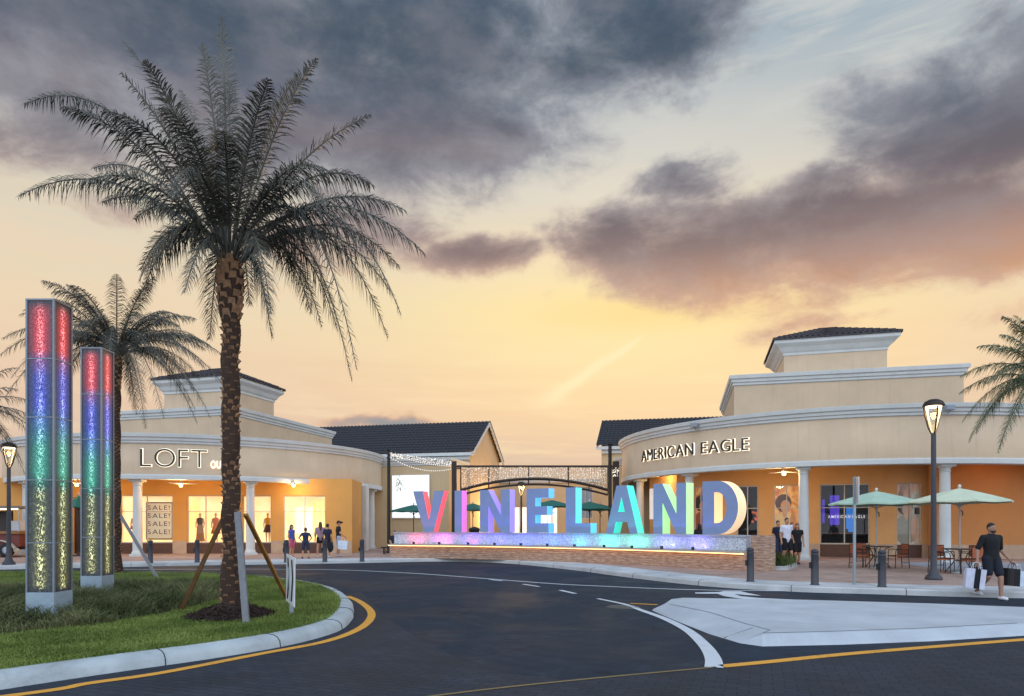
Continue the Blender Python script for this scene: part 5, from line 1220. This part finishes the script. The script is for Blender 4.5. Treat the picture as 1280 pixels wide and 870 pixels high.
for px, pya, pyr, r, Y, lab in ((517, 631, 638.5, 1.35, 39.5, 'dark green umbrella behind the letter V, below the white screen'), (591, 629, 637, 1.30, 43.5, 'dark green umbrella seen between the letters I and N'), (690, 625, 632.5, 1.30, 38.8, 'dark green umbrella in the gap of the letter E'),
                                (737, 627, 635.5, 1.35, 39.2, 'dark green umbrella just right of the letter L'), (750, 630, 637, 1.2, 43.2, 'dark green umbrella partly behind another, touching the letter A')):
    p = at(px, pya, Y); umbrella(lab, p.x, Y, CH + (HZ - pyr) / F * Y, p.z, r, M_cg, gp_, M_bronze, .3)
p = at(98, 622, 34.2); umbrella('dark green umbrella glimpsed between the two light towers', p.x, p.y, CH + 22 / F * 34.2, CH + 36 / F * 34.2, .5, M_cg, gp_, M_bronze, .3)

M_tt = mat('bronze_table_top', (.26, .22, .20), .4, .15, 6); M_seat = mat('orange_brown_sling', (.62, .33, .20), .7, .15, 8)
def table():
    t = thing('cafe_table', 'x', 'table', (0, 0, 0)); 
    MB().lathe([(.03, .765), (.50, .765), (.515, .775), (.515, .79), (.50, .80), (.03, .80)], (0, 0, 0), 28).build('tabletop', M_tt, t)
    for k in range(4):
        a = .785 + k * 1.5708; mb = MB(); d = Vector((math.cos(a), math.sin(a), 0)); pts_ = [d * r + Vector((0, 0, z)) for r, z in ((.42, .0), (.36, .10), (.20, .32), (.16, .48), (.24, .66), (.40, .765))]; mb.tube(smooth_line(pts_, 4), .016, 6); mb.build('leg', M_bronze, t)
    MB().lathe([(.17, .40), (.185, .40), (.185, .42), (.17, .42)], (0, 0, 0), 18).build('ring', M_bronze, t); return t
def chair():
    t = thing('cafe_chair', 'x', 'chair', (0, 0, 0))
    MB().box((0, 0, .45), (.46, .46, .03)).build('seat', M_seat, t, bevel=.008)
    mb = MB(); mb.box((0, .235, .70), (.42, .016, .34)); mb.build('backrest', M_seat, t)
    for sx in (-1, 1):
        mb = MB(); mb.tube(smooth_line([(sx * .24, -.24, 0), (sx * .24, -.235, .45), (sx * .245, -.22, .64), (sx * .245, -.12, .68), (sx * .245, .22, .66)], 4), .014, 6); mb.build('leg', M_bronze, t)
        mb = MB(); mb.tube([(sx * .235, .27, 0), (sx * .235, .235, .45), (sx * .225, .245, .88)], .014, 6); mb.build('leg', M_bronze, t)
    for nm, yy, zz in (('back_rail', .245, .88), ('back_rail', .24, .52), ('seat_rail', -.235, .43), ('stretcher', .25, .2)): MB().tube([(-.235, yy, zz), (.235, yy, zz)], .013, 6).build(nm, M_bronze, t)
    return t
ta = at(1097, 655, 24.9); tb = at(1200, 655, 22.3)
t1 = table(); t1.location = (ta.x, ta.y, .15); t1['label'] = 'round bronze cafe table under the pale green umbrella left of the lamp post'; t1['group'] = 'cafe tables'
dup(t1, (tb.x, tb.y, .15), .3, 'round bronze cafe table under the cream umbrella right of the lamp post')
ch0 = None
for c_, dx_, dy_, rz, lab in ((ta, -.72, -.12, 90, 'orange backed chair at the left side of the left cafe table'), (ta, .70, -.10, -90, 'orange backed chair at the right side of the left cafe table'), (ta, -.1, .72, 10, 'chair at the far side of the left cafe table'),
                              (tb, -.70, -.05, 75, 'dark framed chair between lamp post and right cafe table'), (tb, .62, .30, -60, 'orange backed chair behind the walking man with bags'), (tb, -.12, .72, 5, 'chair at the far side of the right cafe table'), (tb, -.05, -.70, 185, 'dark framed chair at the near side of the right cafe table')):
    l_ = (c_.x + dx_, c_.y + dy_, .15)
    if ch0 is None: ch0 = chair(); ch0.location = l_; ch0.rotation_euler = (0, 0, R_(rz)); ch0['label'] = lab; ch0['group'] = 'cafe chairs'
    else: dup(ch0, l_, R_(rz), lab)
# planter with low grass
pa_ = Vector(G(963, 707, .15)); pl_ = thing('planter', 'low concrete edged bed of dark grassy plants beside the stone pier', 'planter', (pa_.x, pa_.y, .148))
ol = [G(940, 712.5, .15), G(985, 712.5, .15), G(997, 708, .15), G(990, 703, .15), G(950, 700, .15), G(940, 703, .15)]
mb = MB(); mb.sweep(ol, [(0, .145), (.02, .27), (.14, .28), (.14, .145)], closed=True); mb.build('kerb_edge', M_conc, pl_)
rg_ = random.Random(4); mb = MB(); pp_ = [(p[0], p[1]) for p in ol]; n_ = 0; mb.sheet(ol, .235)
while n_ < 1500:
    x = rg_.uniform(min(p[0] for p in ol), max(p[0] for p in ol)); y = rg_.uniform(min(p[1] for p in ol), max(p[1] for p in ol))
    if not inside(x, y, pp_): continue
    n_ += 1; a = rg_.uniform(0, 6.28); h = rg_.uniform(.22, .46); l = rg_.uniform(.05, .25); d = Vector((math.cos(a), math.sin(a), 0)); s = Vector((-d.y, d.x, 0)) * .012; p = Vector((x, y, .2))
    mb.add([p - s, p + s, p + d * l * .4 + s + Vector((0, 0, h * .7)), p + d * l * .4 - s + Vector((0, 0, h * .7)), p + d * l + Vector((0, 0, h))], [(0, 1, 2, 3), (3, 2, 4)])
mb.build('foliage', grass_mat('planter_grass', (.035, .055, .015), (.10, .12, .035)), pl_)

# ------------------------------------------------------------------ left shop's window display
p, an = on(LA, LB, sp_(194.5), -.45); sp0 = thing('sale_poster', 'framed cream poster repeating a sale word in the left shop window', 'poster', (p.x, p.y, .9))
w_ = sp_(211.5) - sp_(177); MB().box((p.x, p.y, 1.92), (w_, .03, 2.06), an).build('frame', mat('brown_poster_frame', (.45, .27, .17), .6, .05, 3), sp0)
p2_, _ = on(LA, LB, sp_(194.5), -.43); MB().box((p2_.x, p2_.y, 1.92), (w_ - .14, .03, 1.92), an).build('sheet', lit_mat('cream_poster', (1, .90, .74), (1, .86, .68), .35), sp0)
for k in range(4):
    z = 2.52 - k * .44
    text_on(sp0, 'SALE!', lambda s, zz, d: tuple(on(LA, LB, sp_(177) + .13 + s, -.41 + d)[0]) + (z + zz,), .25, .25, mat('brown_poster_ink', (.36, .20, .14), .6, 0), fit=w_ - .28, ex=.003)

# ------------------------------------------------------------------ food trailer at the far left
fx, fy = at(14, 655, 33.5)[:2]
ft = thing('food_trailer', 'dark red open food trailer behind the lamp post at the far left', 'food trailer', (fx, fy, .148)); fx -= .6
MB().box((fx, fy, .95), (3.2, 1.6, .62)).build('body', mat('red_trailer_paint', (.40, .15, .11), .4, .1, 2), ft, bevel=.03)
MB().box((fx, fy - .02, 1.33), (3.3, 1.75, .14)).build('counter', mat('orange_counter', (.52, .34, .18), .5, .1, 3), ft, bevel=.02)
MB().box((fx, fy, .58), (3.3, 1.3, .10)).build('chassis', M_black, ft)
for sx, xx in ((0, .25), (1, 1.0)):
    w = MB(); c = (fx + xx, fy - .84, .148 + .34); w.lathe([(.20, -.09), (.33, -.09), (.345, -.05), (.345, .05), (.33, .09), (.20, .09)], (0, 0, 0), 26)
    w.v = [(c[0] + a, c[1] + cc, c[2] + b) for a, b, cc in w.v]; wo_ = w.build('wheel', mat('tyre_rubber', (.10, .10, .11), .8, .1, 4), ft)
    r = MB(); r.lathe([(0, -.06), (.08, -.06), (.2, -.07), (.2, .07), (0, .07)], (0, 0, 0), 20); r.v = [(c[0] + a, c[1] + cc, c[2] + b) for a, b, cc in r.v]; r.build('rim', M_galv, wo_)
mb = MB(); fen = [(fx + .62 + .84 * math.cos(a), fy - .84, .148 + .30 + .52 * math.sin(a)) for a in [math.pi * i / 14 for i in range(15)]]
for i in range(14): mb.bar(Vector(fen[i]), Vector(fen[i + 1]), .06, .26, up=(0, 1, 0)) if False else mb.bar(Vector(fen[i]), Vector(fen[i + 1]), .26, .05, up=(0, 0, 1))
mb.build('fender', mat('pale_fender', (.72, .66, .60), .4, .1, 3), ft)
for sx in (-1.5, 1.5):
    for sy in (-.7, .7): MB().box((fx + sx, fy + sy, 1.95), (.05, .05, 1.10)).build('canopy_post', M_galv, ft)
MB().box((fx, fy, 2.56), (3.4, 1.8, .12)).build('canopy', mat('trailer_canopy', (.42, .38, .34), .6, .1, 2), ft, bevel=.02)
MB().box((fx + .3, fy - .93, 2.46), (2.6, .04, .05)).build('tube_light', mat('tube_light', (1, .95, .85), .4, 0, emit=(1, .93, .8), estr=2.5), ft)
MB().box((fx + .9, fy, 1.66), (.5, .4, .50)).build('cooler', mat('white_cooler', (.75, .76, .77), .5, .05, 3), ft, bevel=.03)
MB().box((fx - .2, fy + .3, 1.9), (1.3, .1, 1.0)).build('menu_board', mat('dark_menu_board', (.24, .21, .20), .6, .1, 3), ft)

# dark bins behind the letters
for px, Y, lab in ((593, 36, 'dark litter bin behind the sign wall between letters I and N'), (634, 36.5, 'dark litter bin seen through the first letter N')):
    b = at(px, 655, Y); t = thing('litter_bin', lab, 'litter bin', (b.x, Y, .148), group='litter bins behind the sign wall'); MB().lathe([(.26, 0), (.27, .05), (.27, 1.25), (.30, 1.27), (.30, 1.33), (.24, 1.40), (0, 1.46)], (b.x, Y, .148), 18).build('body', M_black, t); MB().box((b.x, Y - .27, 1.32), (.26, .06, .16)).build('opening', mat('bin_opening', (.05, .05, .05), .8, 0), t)

# ------------------------------------------------------------------ people
def capsule(mb, a, b, ra, rb, flat=1.0, n=12):
    a = Vector(a); b = Vector(b); d = b - a; L = max(1e-4, d.length); d.normalize()
    x = d.cross(Vector((0, 1, 0)) if abs(d.y) < .9 else Vector((1, 0, 0))).normalized(); y = d.cross(x).normalized()
    rows = [(-math.cos(t) * ra, math.sin(t) * ra) for t in [math.pi / 2 * i / 4 for i in range(5)]] + [(L + math.sin(t) * rb, math.cos(t) * rb) for t in [math.pi / 2 * i / 4 for i in range(5)]]
    vs = []; fs = []
    for h, r in rows:
        for k in range(n):
            t = 2 * math.pi * k / n; o = x * math.cos(t) * max(r, 1e-4) + y * math.sin(t) * max(r, 1e-4); p = a + d * h + o
            ym = (a + d * h).y; vs.append((p.x, ym + (p.y - ym) * flat, p.z))
    for i in range(len(rows) - 1):
        for k in range(n): k2 = (k + 1) % n; fs.append((i * n + k, i * n + k2, (i + 1) * n + k2, (i + 1) * n + k))
    mb.add(vs, fs, True); mb.add([vs[k] for k in range(n)], [tuple(range(n - 1, -1, -1))], True); m = len(rows) - 1; mb.add([vs[m * n + k] for k in range(n)], [tuple(range(n))], True)
def fuse(mb, name, m, parent, vox, sc, smooth=4):
    me = bpy.data.meshes.new('t'); me.from_pydata([(x * sc, y * sc, z * sc) for x, y, z in mb.v], [], mb.f); bm = bmesh.new(); bm.from_mesh(me); bmesh.ops.remove_doubles(bm, verts=bm.verts, dist=1e-5); bm.to_mesh(me); bm.free()
    o = bpy.data.objects.new('t', me); COL.objects.link(o)
    r = o.modifiers.new('r', 'REMESH'); r.mode = 'VOXEL'; r.voxel_size = vox; r.use_smooth_shade = True
    if smooth: s = o.modifiers.new('s', 'SMOOTH'); s.iterations = smooth; s.factor = .5
    dg = bpy.context.evaluated_depsgraph_get(); m2 = bpy.data.meshes.new_from_object(o.evaluated_get(dg)); bpy.data.objects.remove(o)
    m2.name = name; m2.materials.clear(); m2.materials.append(m)
    for p in m2.polygons: p.use_smooth = True
    ob = bpy.data.objects.new(name, m2); COL.objects.link(ob); ob.parent = parent; return ob
def cloth(c): return mat('cloth_%02d%02d%02d' % tuple(int(v * 99) for v in c), c, .9, .12, 9)
def person(label, loc, h, face, skin=(.74, .54, .43), hair=(.18, .12, .09), shirt=(.2, .2, .2), pants=(.12, .12, .14), shoes=(.8, .8, .8), arms=None, legs=None, long_hair=False, short=True, cap=None, beard=False, vox=.013,
           sleeve=.6, lean=0., turn=0., seated=False, skirt=False, group=None, girth=1., kid=1.0, tan_shirt=None):
    t = thing('person', label, 'person', loc, R_(face), group); sc = h / 1.75
    S = {-1: Vector((-.185 * girth, 0, 1.42)), 1: Vector((.185 * girth, 0, 1.42))}; A = {-1: (Vector((-.24, .03, 1.14)), Vector((-.25, -.05, .89))), 1: (Vector((.24, .03, 1.14)), Vector((.25, -.05, .89)))}
    Lg = {-1: (Vector((-.10, -.03, .50)), Vector((-.11, .03, .085))), 1: (Vector((.10, -.03, .50)), Vector((.11, .03, .085)))}
    if arms:
        for k, v in arms.items(): A[k] = (Vector(v[0]), Vector(v[1]))
    if legs:
        for k, v in legs.items(): Lg[k] = (Vector(v[0]), Vector(v[1]))
    g = girth
    def torso(mb, e):
        capsule(mb, (0, 0, .95), (0, -.005, 1.10), .150 * g + e, .138 * g + e, .72); capsule(mb, (0, -.005, 1.10), (0, 0, 1.32), .138 * g + e, .165 * g + e, .68)
        capsule(mb, (-.12 * g, 0, 1.40), (.12 * g, 0, 1.40), .075 + e, .075 + e, .9)
    b = MB(); torso(b, 0); capsule(b, (0, .01, 1.42), (0, 0, 1.54), .062, .054)
    hk = kid; hc = Vector((0, -.012, 1.63)); Rt = Matrix.Rotation(turn, 3, 'Z')
    def hp(v): return hc + Rt @ (Vector(v) * hk)
    b.ell(hc, (.076 * hk, .094 * hk, .115 * hk), 16, 12, Rt); capsule(b, hp((0, -.045, -.06)), hp((0, -.055, -.085)), .05 * hk, .035 * hk)
    capsule(b, hp((0, -.088, .012)), hp((0, -.108, -.022)), .010, .016)
    for s in (-1, 1): b.ell(hp((s * .078, .01, -.005)), (.012, .022, .034), 8, 6)
    for s in (-1, 1):
        el, wr = A[s]; capsule(b, S[s], el, .052, .042); capsule(b, el, wr, .043, .028)
        d = (wr - el).normalized(); side = Vector((0, -1, 0)); side = (side - d * side.dot(d)).normalized(); pe = wr + d * .085
        capsule(b, wr, pe, .030, .036, 1); pin = d.cross(side).normalized()
        for q, (w, ln) in enumerate(((-.030, .062), (-.010, .074), (.010, .070), (.028, .055))):
            f0 = pe + side * w; f1 = f0 + d * ln * .55 - pin * s * .0; f2 = f1 + d * ln * .35 + pin * (-s) * .022; capsule(b, f0 - d * .02, f1, .0105, .010, 1, 8); capsule(b, f1, f2, .010, .0085, 1, 8)
        th = wr + d * .03 + side * .03; capsule(b, th, th + side * .04 + d * .035, .013, .010, 1, 8)
        kn, an = Lg[s]; hip = Vector((s * .088 * g, 0, .93)); capsule(b, hip, kn, .088 * g, .060); capsule(b, kn, an, .060, .040); capsule(b, kn.lerp(an, .25) + Vector((0, .012, 0)), kn.lerp(an, .4) + Vector((0, .012, 0)), .056, .05)
        fd = Vector((0, -1, 0)); capsule(b, an + Vector((0, .03, -.045)), an + fd * .12 + Vector((0, 0, -.055)), .036, .028)
    fuse(b, 'body', mat('skin_%d' % int(skin[0] * 100), skin, .6, .05, 6), t, vox * .8, sc, 3)
    e = MB()
    for s in (-1, 1): e.ell(hp((s * .030, -.086, .018)), (.011, .008, .007), 8, 6)
    e.v = [(x * sc, y * sc, z * sc) for x, y, z in e.v]; e.build('eyes', mat('eye_dark', (.12, .09, .08), .3, 0), None).parent = t
    m_ = MB(); m_.ell(hp((0, -.094, -.056)), (.022, .008, .006), 8, 6); m_.v = [(x * sc, y * sc, z * sc) for x, y, z in m_.v]; m_.build('mouth', mat('lip', (.55, .30, .27), .5, 0), None).parent = t
    c = MB(); torso(c, .018)
    for s in (-1, 1): el, wr = A[s]; capsule(c, S[s], S[s].lerp(el, sleeve) if sleeve <= 1 else el, .066, .060); 
    if sleeve > 1:
        for s in (-1, 1): el, wr = A[s]; capsule(c, el, el.lerp(wr, sleeve - 1), .058, .05)
    fuse(c, 'shirt', cloth(shirt), t, vox, sc, 3)
    p = MB(); capsule(p, (-.03, 0, .95), (.03, 0, .95), .148 * g, .148 * g, .78)
    for s in (-1, 1):
        kn, an = Lg[s]; hip = Vector((s * .088 * g, 0, .93)); f = short if isinstance(short, float) else .78
        if short: capsule(p, hip, hip.lerp(kn, f), .106 * g, .094)
        else: capsule(p, hip, kn, .104 * g, .078); capsule(p, kn, kn.lerp(an, .93), .076, .058)
    fuse(p, 'skirt' if skirt else ('shorts' if short else 'trousers'), cloth(pants), t, vox, sc, 3)
    for s in (-1, 1):
        kn, an = Lg[s]; q = MB(); capsule(q, an + Vector((0, .035, -.035)), an + Vector((0, -.15, -.045)), .047, .038); fuse(q, 'shoe', cloth(shoes), t, vox, sc, 1)
    hr = MB(); hr.ell(hp((0, .014, .030)), (.084 * hk, .096 * hk, .103 * hk), 16, 10, Rt)
    if long_hair: capsule(hr, hp((0, .06, .0)), hp((0, .095, -.30)), .085, .06, .75); capsule(hr, hp((-.06, .02, -.05)), hp((-.075, .03, -.20)), .035, .02); capsule(hr, hp((.06, .02, -.05)), hp((.075, .03, -.20)), .035, .02)
    # keep the face free: hair vertices in front of the brow are pulled back
    nv = []
    for x, y, z in hr.v:
        if z < 1.63 + .055 * hk and y < -.03: y = -.03 + (y + .03) * .15
        nv.append((x, y, z))
    hr.v = nv; fuse(hr, 'hair', mat('hair_%d' % int(hair[0] * 100), hair, .7, .2, 30), t, vox * .8, sc, 1)
    if beard: q = MB(); q.ell(hp((0, -.047, -.072)), (.060, .056, .036), 12, 8); fuse(q, 'beard', mat('hair_%d' % int(hair[0] * 100), hair, .7), t, vox * .7, sc, 1)
    if cap: q = MB(); q.ell(hp((0, .0, .055)), (.090, .105, .075), 14, 8); capsule(q, hp((0, -.06, .045)), hp((0, -.16, .035)), .06, .05, 1); fuse(q, 'cap', cloth(cap), t, vox, sc, 1)
    return t
def bag(label, loc, w, d, h, rz, c, panel=None, handle=(.85, .85, .85), tilt=0.):
    t = thing('shopping_bag', label, 'shopping bag', loc, 0, 'shopping bags carried by people'); x, y, z = loc
    M3 = Matrix.Rotation(rz, 3, 'Z') @ Matrix.Rotation(tilt, 3, 'Y'); b = MB(); W0, W1 = w / 2, w / 2 * 1.02
    P = lambda u, v, q: tuple(Vector(loc) + M3 @ Vector((u, v, q)))
    vs = [P(-W0, -d / 2, 0), P(W0, -d / 2, 0), P(W0, d / 2, 0), P(-W0, d / 2, 0), P(-W1, -d / 2 * .8, h), P(W1, -d / 2 * .8, h), P(W1, d / 2 * .8, h), P(-W1, d / 2 * .8, h)]
    b.add(vs, [(3, 2, 1, 0), (0, 1, 5, 4), (2, 3, 7, 6), (1, 2, 6, 5), (3, 0, 4, 7)]); b.add([P(-W1 * .96, -d / 2 * .75, h - .002), P(W1 * .96, -d / 2 * .75, h - .002), P(W1 * .96, d / 2 * .75, h - .1), P(-W1 * .96, d / 2 * .75, h - .1)], [(0, 1, 2, 3)]); b.build('body', cloth(c), t)
    if panel:
        q = MB(); f0, f1, pc_ = panel; q.add([P(-W0 + w * f0, -d / 2 - .004, .004), P(-W0 + w * f1, -d / 2 - .004, .004), P(-W0 + w * min(1, f1), -d / 2 * .8 - .004, h), P(-W0 + w * f0, -d / 2 * .8 - .004, h)], [(0, 1, 2, 3)]); q.build('panel', cloth(pc_), t)
    for s in (-1, 1):
        q = MB(); q.tube(smooth_line([P(-w * .2, s * d * .36, h - .03), P(-w * .14, s * d * .1, h + .13), P(w * .14, s * d * .1, h + .13), P(w * .2, s * d * .36, h - .03)], 4), .006, 5); q.build('handle', cloth(handle), t)
    return t
# man crossing with bags
mx, my = at(1239, 655, 15.9)[:2]
person('bearded man in black tee and shorts stepping off the kerb with shopping bags', (mx, my, .0), 1.77, 6, skin=(.62, .46, .38), hair=(.10, .08, .075), shirt=(.075, .075, .09), pants=(.10, .11, .16), shoes=(.85, .85, .86), beard=True, vox=.0105, girth=1.12, sleeve=.85,
       arms={-1: ((-.31, .04, 1.14), (-.37, -.03, .90)), 1: ((.29, .07, 1.13), (.35, -.12, .92))}, legs={-1: ((-.10, -.04, .52), (-.12, .30, .15)), 1: ((.10, -.16, .50), (.07, -.20, .085))}, turn=.1)
bag('white paper bag with black stripe in the right hand of the walking man', (mx - .50, my - .12, .26), .40, .16, .46, R_(-12), (.78, .78, .84), (.42, .72, (.08, .08, .11)), tilt=.12)
bag('black paper bag hanging behind the white striped bag of the walking man', (mx - .34, my + .14, .25), .32, .14, .48, R_(10), (.09, .09, .11), None, (.2, .2, .2))
bag('black paper bag in the left hand of the walking man', (mx + .38, my - .10, .32), .36, .15, .40, R_(14), (.085, .08, .09), (.15, .5, (.16, .13, .13)), (.2, .2, .2), tilt=.10)
bag('blue and white paper bag at the outer side of the walking man', (mx + .62, my + .04, .30), .26, .13, .36, R_(8), (.80, .84, .90), (0, .5, (.22, .34, .55)), tilt=.08)
# group beside the right column
def P_(label, px, pyf, h, face, Y=None, **k):
    Y = Y or F * 1.60 / (pyf - HZ); p = at(px, 655, Y); return person(label, (p.x, Y, .15), h, face, **k)
P_('young man in white shirt and black shorts walking beside the right white column', 983.5, 706, 1.84, 10, shirt=(.86, .85, .90), pants=(.09, .09, .11), shoes=(.3, .28, .28), hair=(.22, .14, .11), legs={-1: ((-.10, -.02, .51), (-.11, .14, .10)), 1: ((.11, -.12, .50), (.12, -.16, .085))})
P_('woman in black dress with pale shoulder bag strap next to the man in white', 996.5, 706, 1.62, -8, shirt=(.09, .085, .10), pants=(.09, .085, .10), shoes=(.3, .24, .22), hair=(.20, .13, .10), long_hair=True, skirt=True, sleeve=.35, legs={-1: ((-.09, -.10, .50), (-.09, -.12, .085)), 1: ((.09, .02, .5), (.09, .12, .1))})
P_('man in navy tee and jeans half hidden behind the man in white', 972.5, 701, 1.74, 12, Y=28.6, shirt=(.11, .12, .18), pants=(.18, .22, .32), short=False, hair=(.14, .10, .09))
P_('brown haired person at the back between the man in white and the woman in black', 990, 701, 1.66, 0, Y=28.8, shirt=(.35, .2, .16), pants=(.15, .13, .13), short=False, hair=(.28, .16, .10), long_hair=True)
# group in front of the left arcade
P_('girl with long dark hair in blue top and pink shorts', 364.5, 696.5, 1.56, 70, shirt=(.26, .36, .66), pants=(.78, .34, .46), hair=(.13, .09, .08), long_hair=True, kid=1.08, sleeve=.3, shoes=(.7, .5, .5))
P_('boy in navy tee and shorts standing with hands on hips', 382, 698, 1.42, 185, shirt=(.14, .17, .30), pants=(.17, .18, .26), hair=(.30, .20, .15), kid=1.12, shoes=(.24, .26, .34), sleeve=.6, short=.95,
   arms={-1: ((-.36, .10, 1.18), (-.19, .0, .98)), 1: ((.36, .10, 1.18), (.19, .0, .98))}, legs={-1: ((-.14, -.02, .5), (-.18, .03, .085)), 1: ((.14, -.02, .5), (.18, .03, .085))})
P_('woman with long brown hair in dusty pink top and black shorts', 400.5, 696.5, 1.70, 200, shirt=(.62, .50, .54), pants=(.09, .08, .10), hair=(.34, .22, .16), long_hair=True, sleeve=1.3, short=.42, legs={-1: ((-.10, 0, .5), (-.16, .03, .085)), 1: ((.12, 0, .5), (.15, .03, .085))})
P_('boy in dark navy tee carrying a black bag at his side', 409.5, 697, 1.60, 160, shirt=(.13, .14, .22), pants=(.12, .13, .18), hair=(.10, .08, .08), kid=1.06)
P_('man in black tee and cap holding a white shopping bag by the white column', 423, 695.5, 1.76, 120, shirt=(.08, .11, .15), pants=(.70, .70, .78), hair=(.12, .09, .08), cap=(.12, .12, .15), shoes=(.75, .75, .8), arms={-1: ((-.24, -.02, 1.14), (-.22, -.22, .98))})
p = at(428, 655, 33.2); bag('white shopping bag held by the man in the cap', (p.x, p.y, .52), .44, .16, .42, R_(5), (.86, .90, .95), tilt=.05)
p = at(413, 655, 32.3); t = thing('tote_bag', 'black round tote bag hanging at the side of the boy by the bollard', 'bag', (p.x, p.y, .45)); MB().ell((p.x, p.y, .67), (.15, .10, .26)).build('body', cloth((.09, .09, .12)), t); MB().tube(smooth_line([(p.x - .10, p.y, .85), (p.x - .07, p.y, 1.08), (p.x + .03, p.y, 1.10), (p.x + .10, p.y, .85)], 5), .012, 6).build('strap', cloth((.09, .09, .12)), t)
# people behind the letters
sx_, sy_ = at(493, 655, 36.4)[:2]
person('person in white and black sitting behind the left end of the stone wall', (sx_, sy_, .17), 1.66, 10, shirt=(.16, .15, .18), pants=(.62, .60, .62), hair=(.12, .09, .08), short=False, legs={-1: ((-.12, -.42, .90), (-.13, -.46, .50)), 1: ((.12, -.42, .90), (.13, -.40, .50))}, arms={-1: ((-.25, -.05, 1.15), (-.15, -.30, 1.02)), 1: ((.25, -.05, 1.15), (.15, -.30, 1.02))}).location.z = -.27
t = thing('bench', 'low dark bench behind the left end of the stone wall', 'bench', (sx_, sy_ + .05, .148)); MB().box((sx_, sy_ + .06, .50), (1.4, .42, .06)).build('seat', M_bronze, t)
for s in (-1, 1): MB().box((sx_ + s * .55, sy_ + .06, .31), (.06, .36, .325)).build('leg', M_bronze, t)
P_('dark haired person behind the sign wall between the letters N and D', 874, 0, 1.62, 190, Y=29.2, shirt=(.12, .11, .13), pants=(.2, .2, .22), short=False, hair=(.08, .07, .07), long_hair=True)

# mannequins in the left shop windows
def mannequin(label, px, top, bot=None, skirt=None, h=1.70, depth=-.75, lift=.52):
    pq, an = on(LA, LB, sp_(px), depth); t = thing('mannequin', label, 'mannequin', (pq.x, pq.y, lift + .16), R_(5), 'mannequins in the shop windows'); b = MB(); sc = h / 1.75
    capsule(b, (0, 0, .95), (0, 0, 1.30), .13, .15, .7); capsule(b, (0, 0, 1.38), (0, 0, 1.52), .05, .045); b.ell((0, 0, 1.63), (.075, .09, .11)); capsule(b, (-.1, 0, 1.38), (.1, 0, 1.38), .07, .07)
    for s in (-1, 1): capsule(b, (s * .17, 0, 1.38), (s * .23, .02, 1.1), .045, .04); capsule(b, (s * .23, .02, 1.1), (s * .2, -.06, .9), .036, .03); capsule(b, (s * .08, 0, .92), (s * .08, 0, .1), .08, .035)
    b.box((0, 0, .02), (.4, .3, .04)); fuse(b, 'body', mat('mannequin_beige', (.86, .74, .60), .6, .05, 4), t, .016, sc)
    c = MB(); capsule(c, (0, 0, 1.02), (0, 0, 1.32), .14, .165, .72); capsule(c, (-.1, 0, 1.37), (.1, 0, 1.37), .08, .08); fuse(c, 'top', cloth(top), t, .016, sc)
    if skirt:
        c = MB(); c.lathe([(.14, 1.06), (.17, .9), (.22, skirt[1] + .2), (.27, skirt[1]), (.0, skirt[1]), (0, 1.06), (.14, 1.06)], (0, 0, 0), 20); c.v = [(x * sc * (1 + .05 * math.sin(9 * math.atan2(y, x))), y * sc * .8, z * sc) for x, y, z in c.v]; c.build('skirt', cloth(skirt[0]), None).parent = t
mannequin('mannequin in dark top and long pale skirt in the window left of the palm', 243, (.26, .17, .12), None, ((.66, .50, .38), .12))
mannequin('mannequin in an orange dress in the window left of the palm', 263, (.80, .42, .16), None, ((.78, .42, .18), .55))
mannequin('mannequin in yellow top and dark skirt in the window right of the palm', 329.5, (.92, .66, .16), None, ((.34, .19, .14), .62))
mannequin('mannequin in orange top in the window left of the sale poster', 160, (.82, .44, .14), None, ((.66, .40, .2), .8))
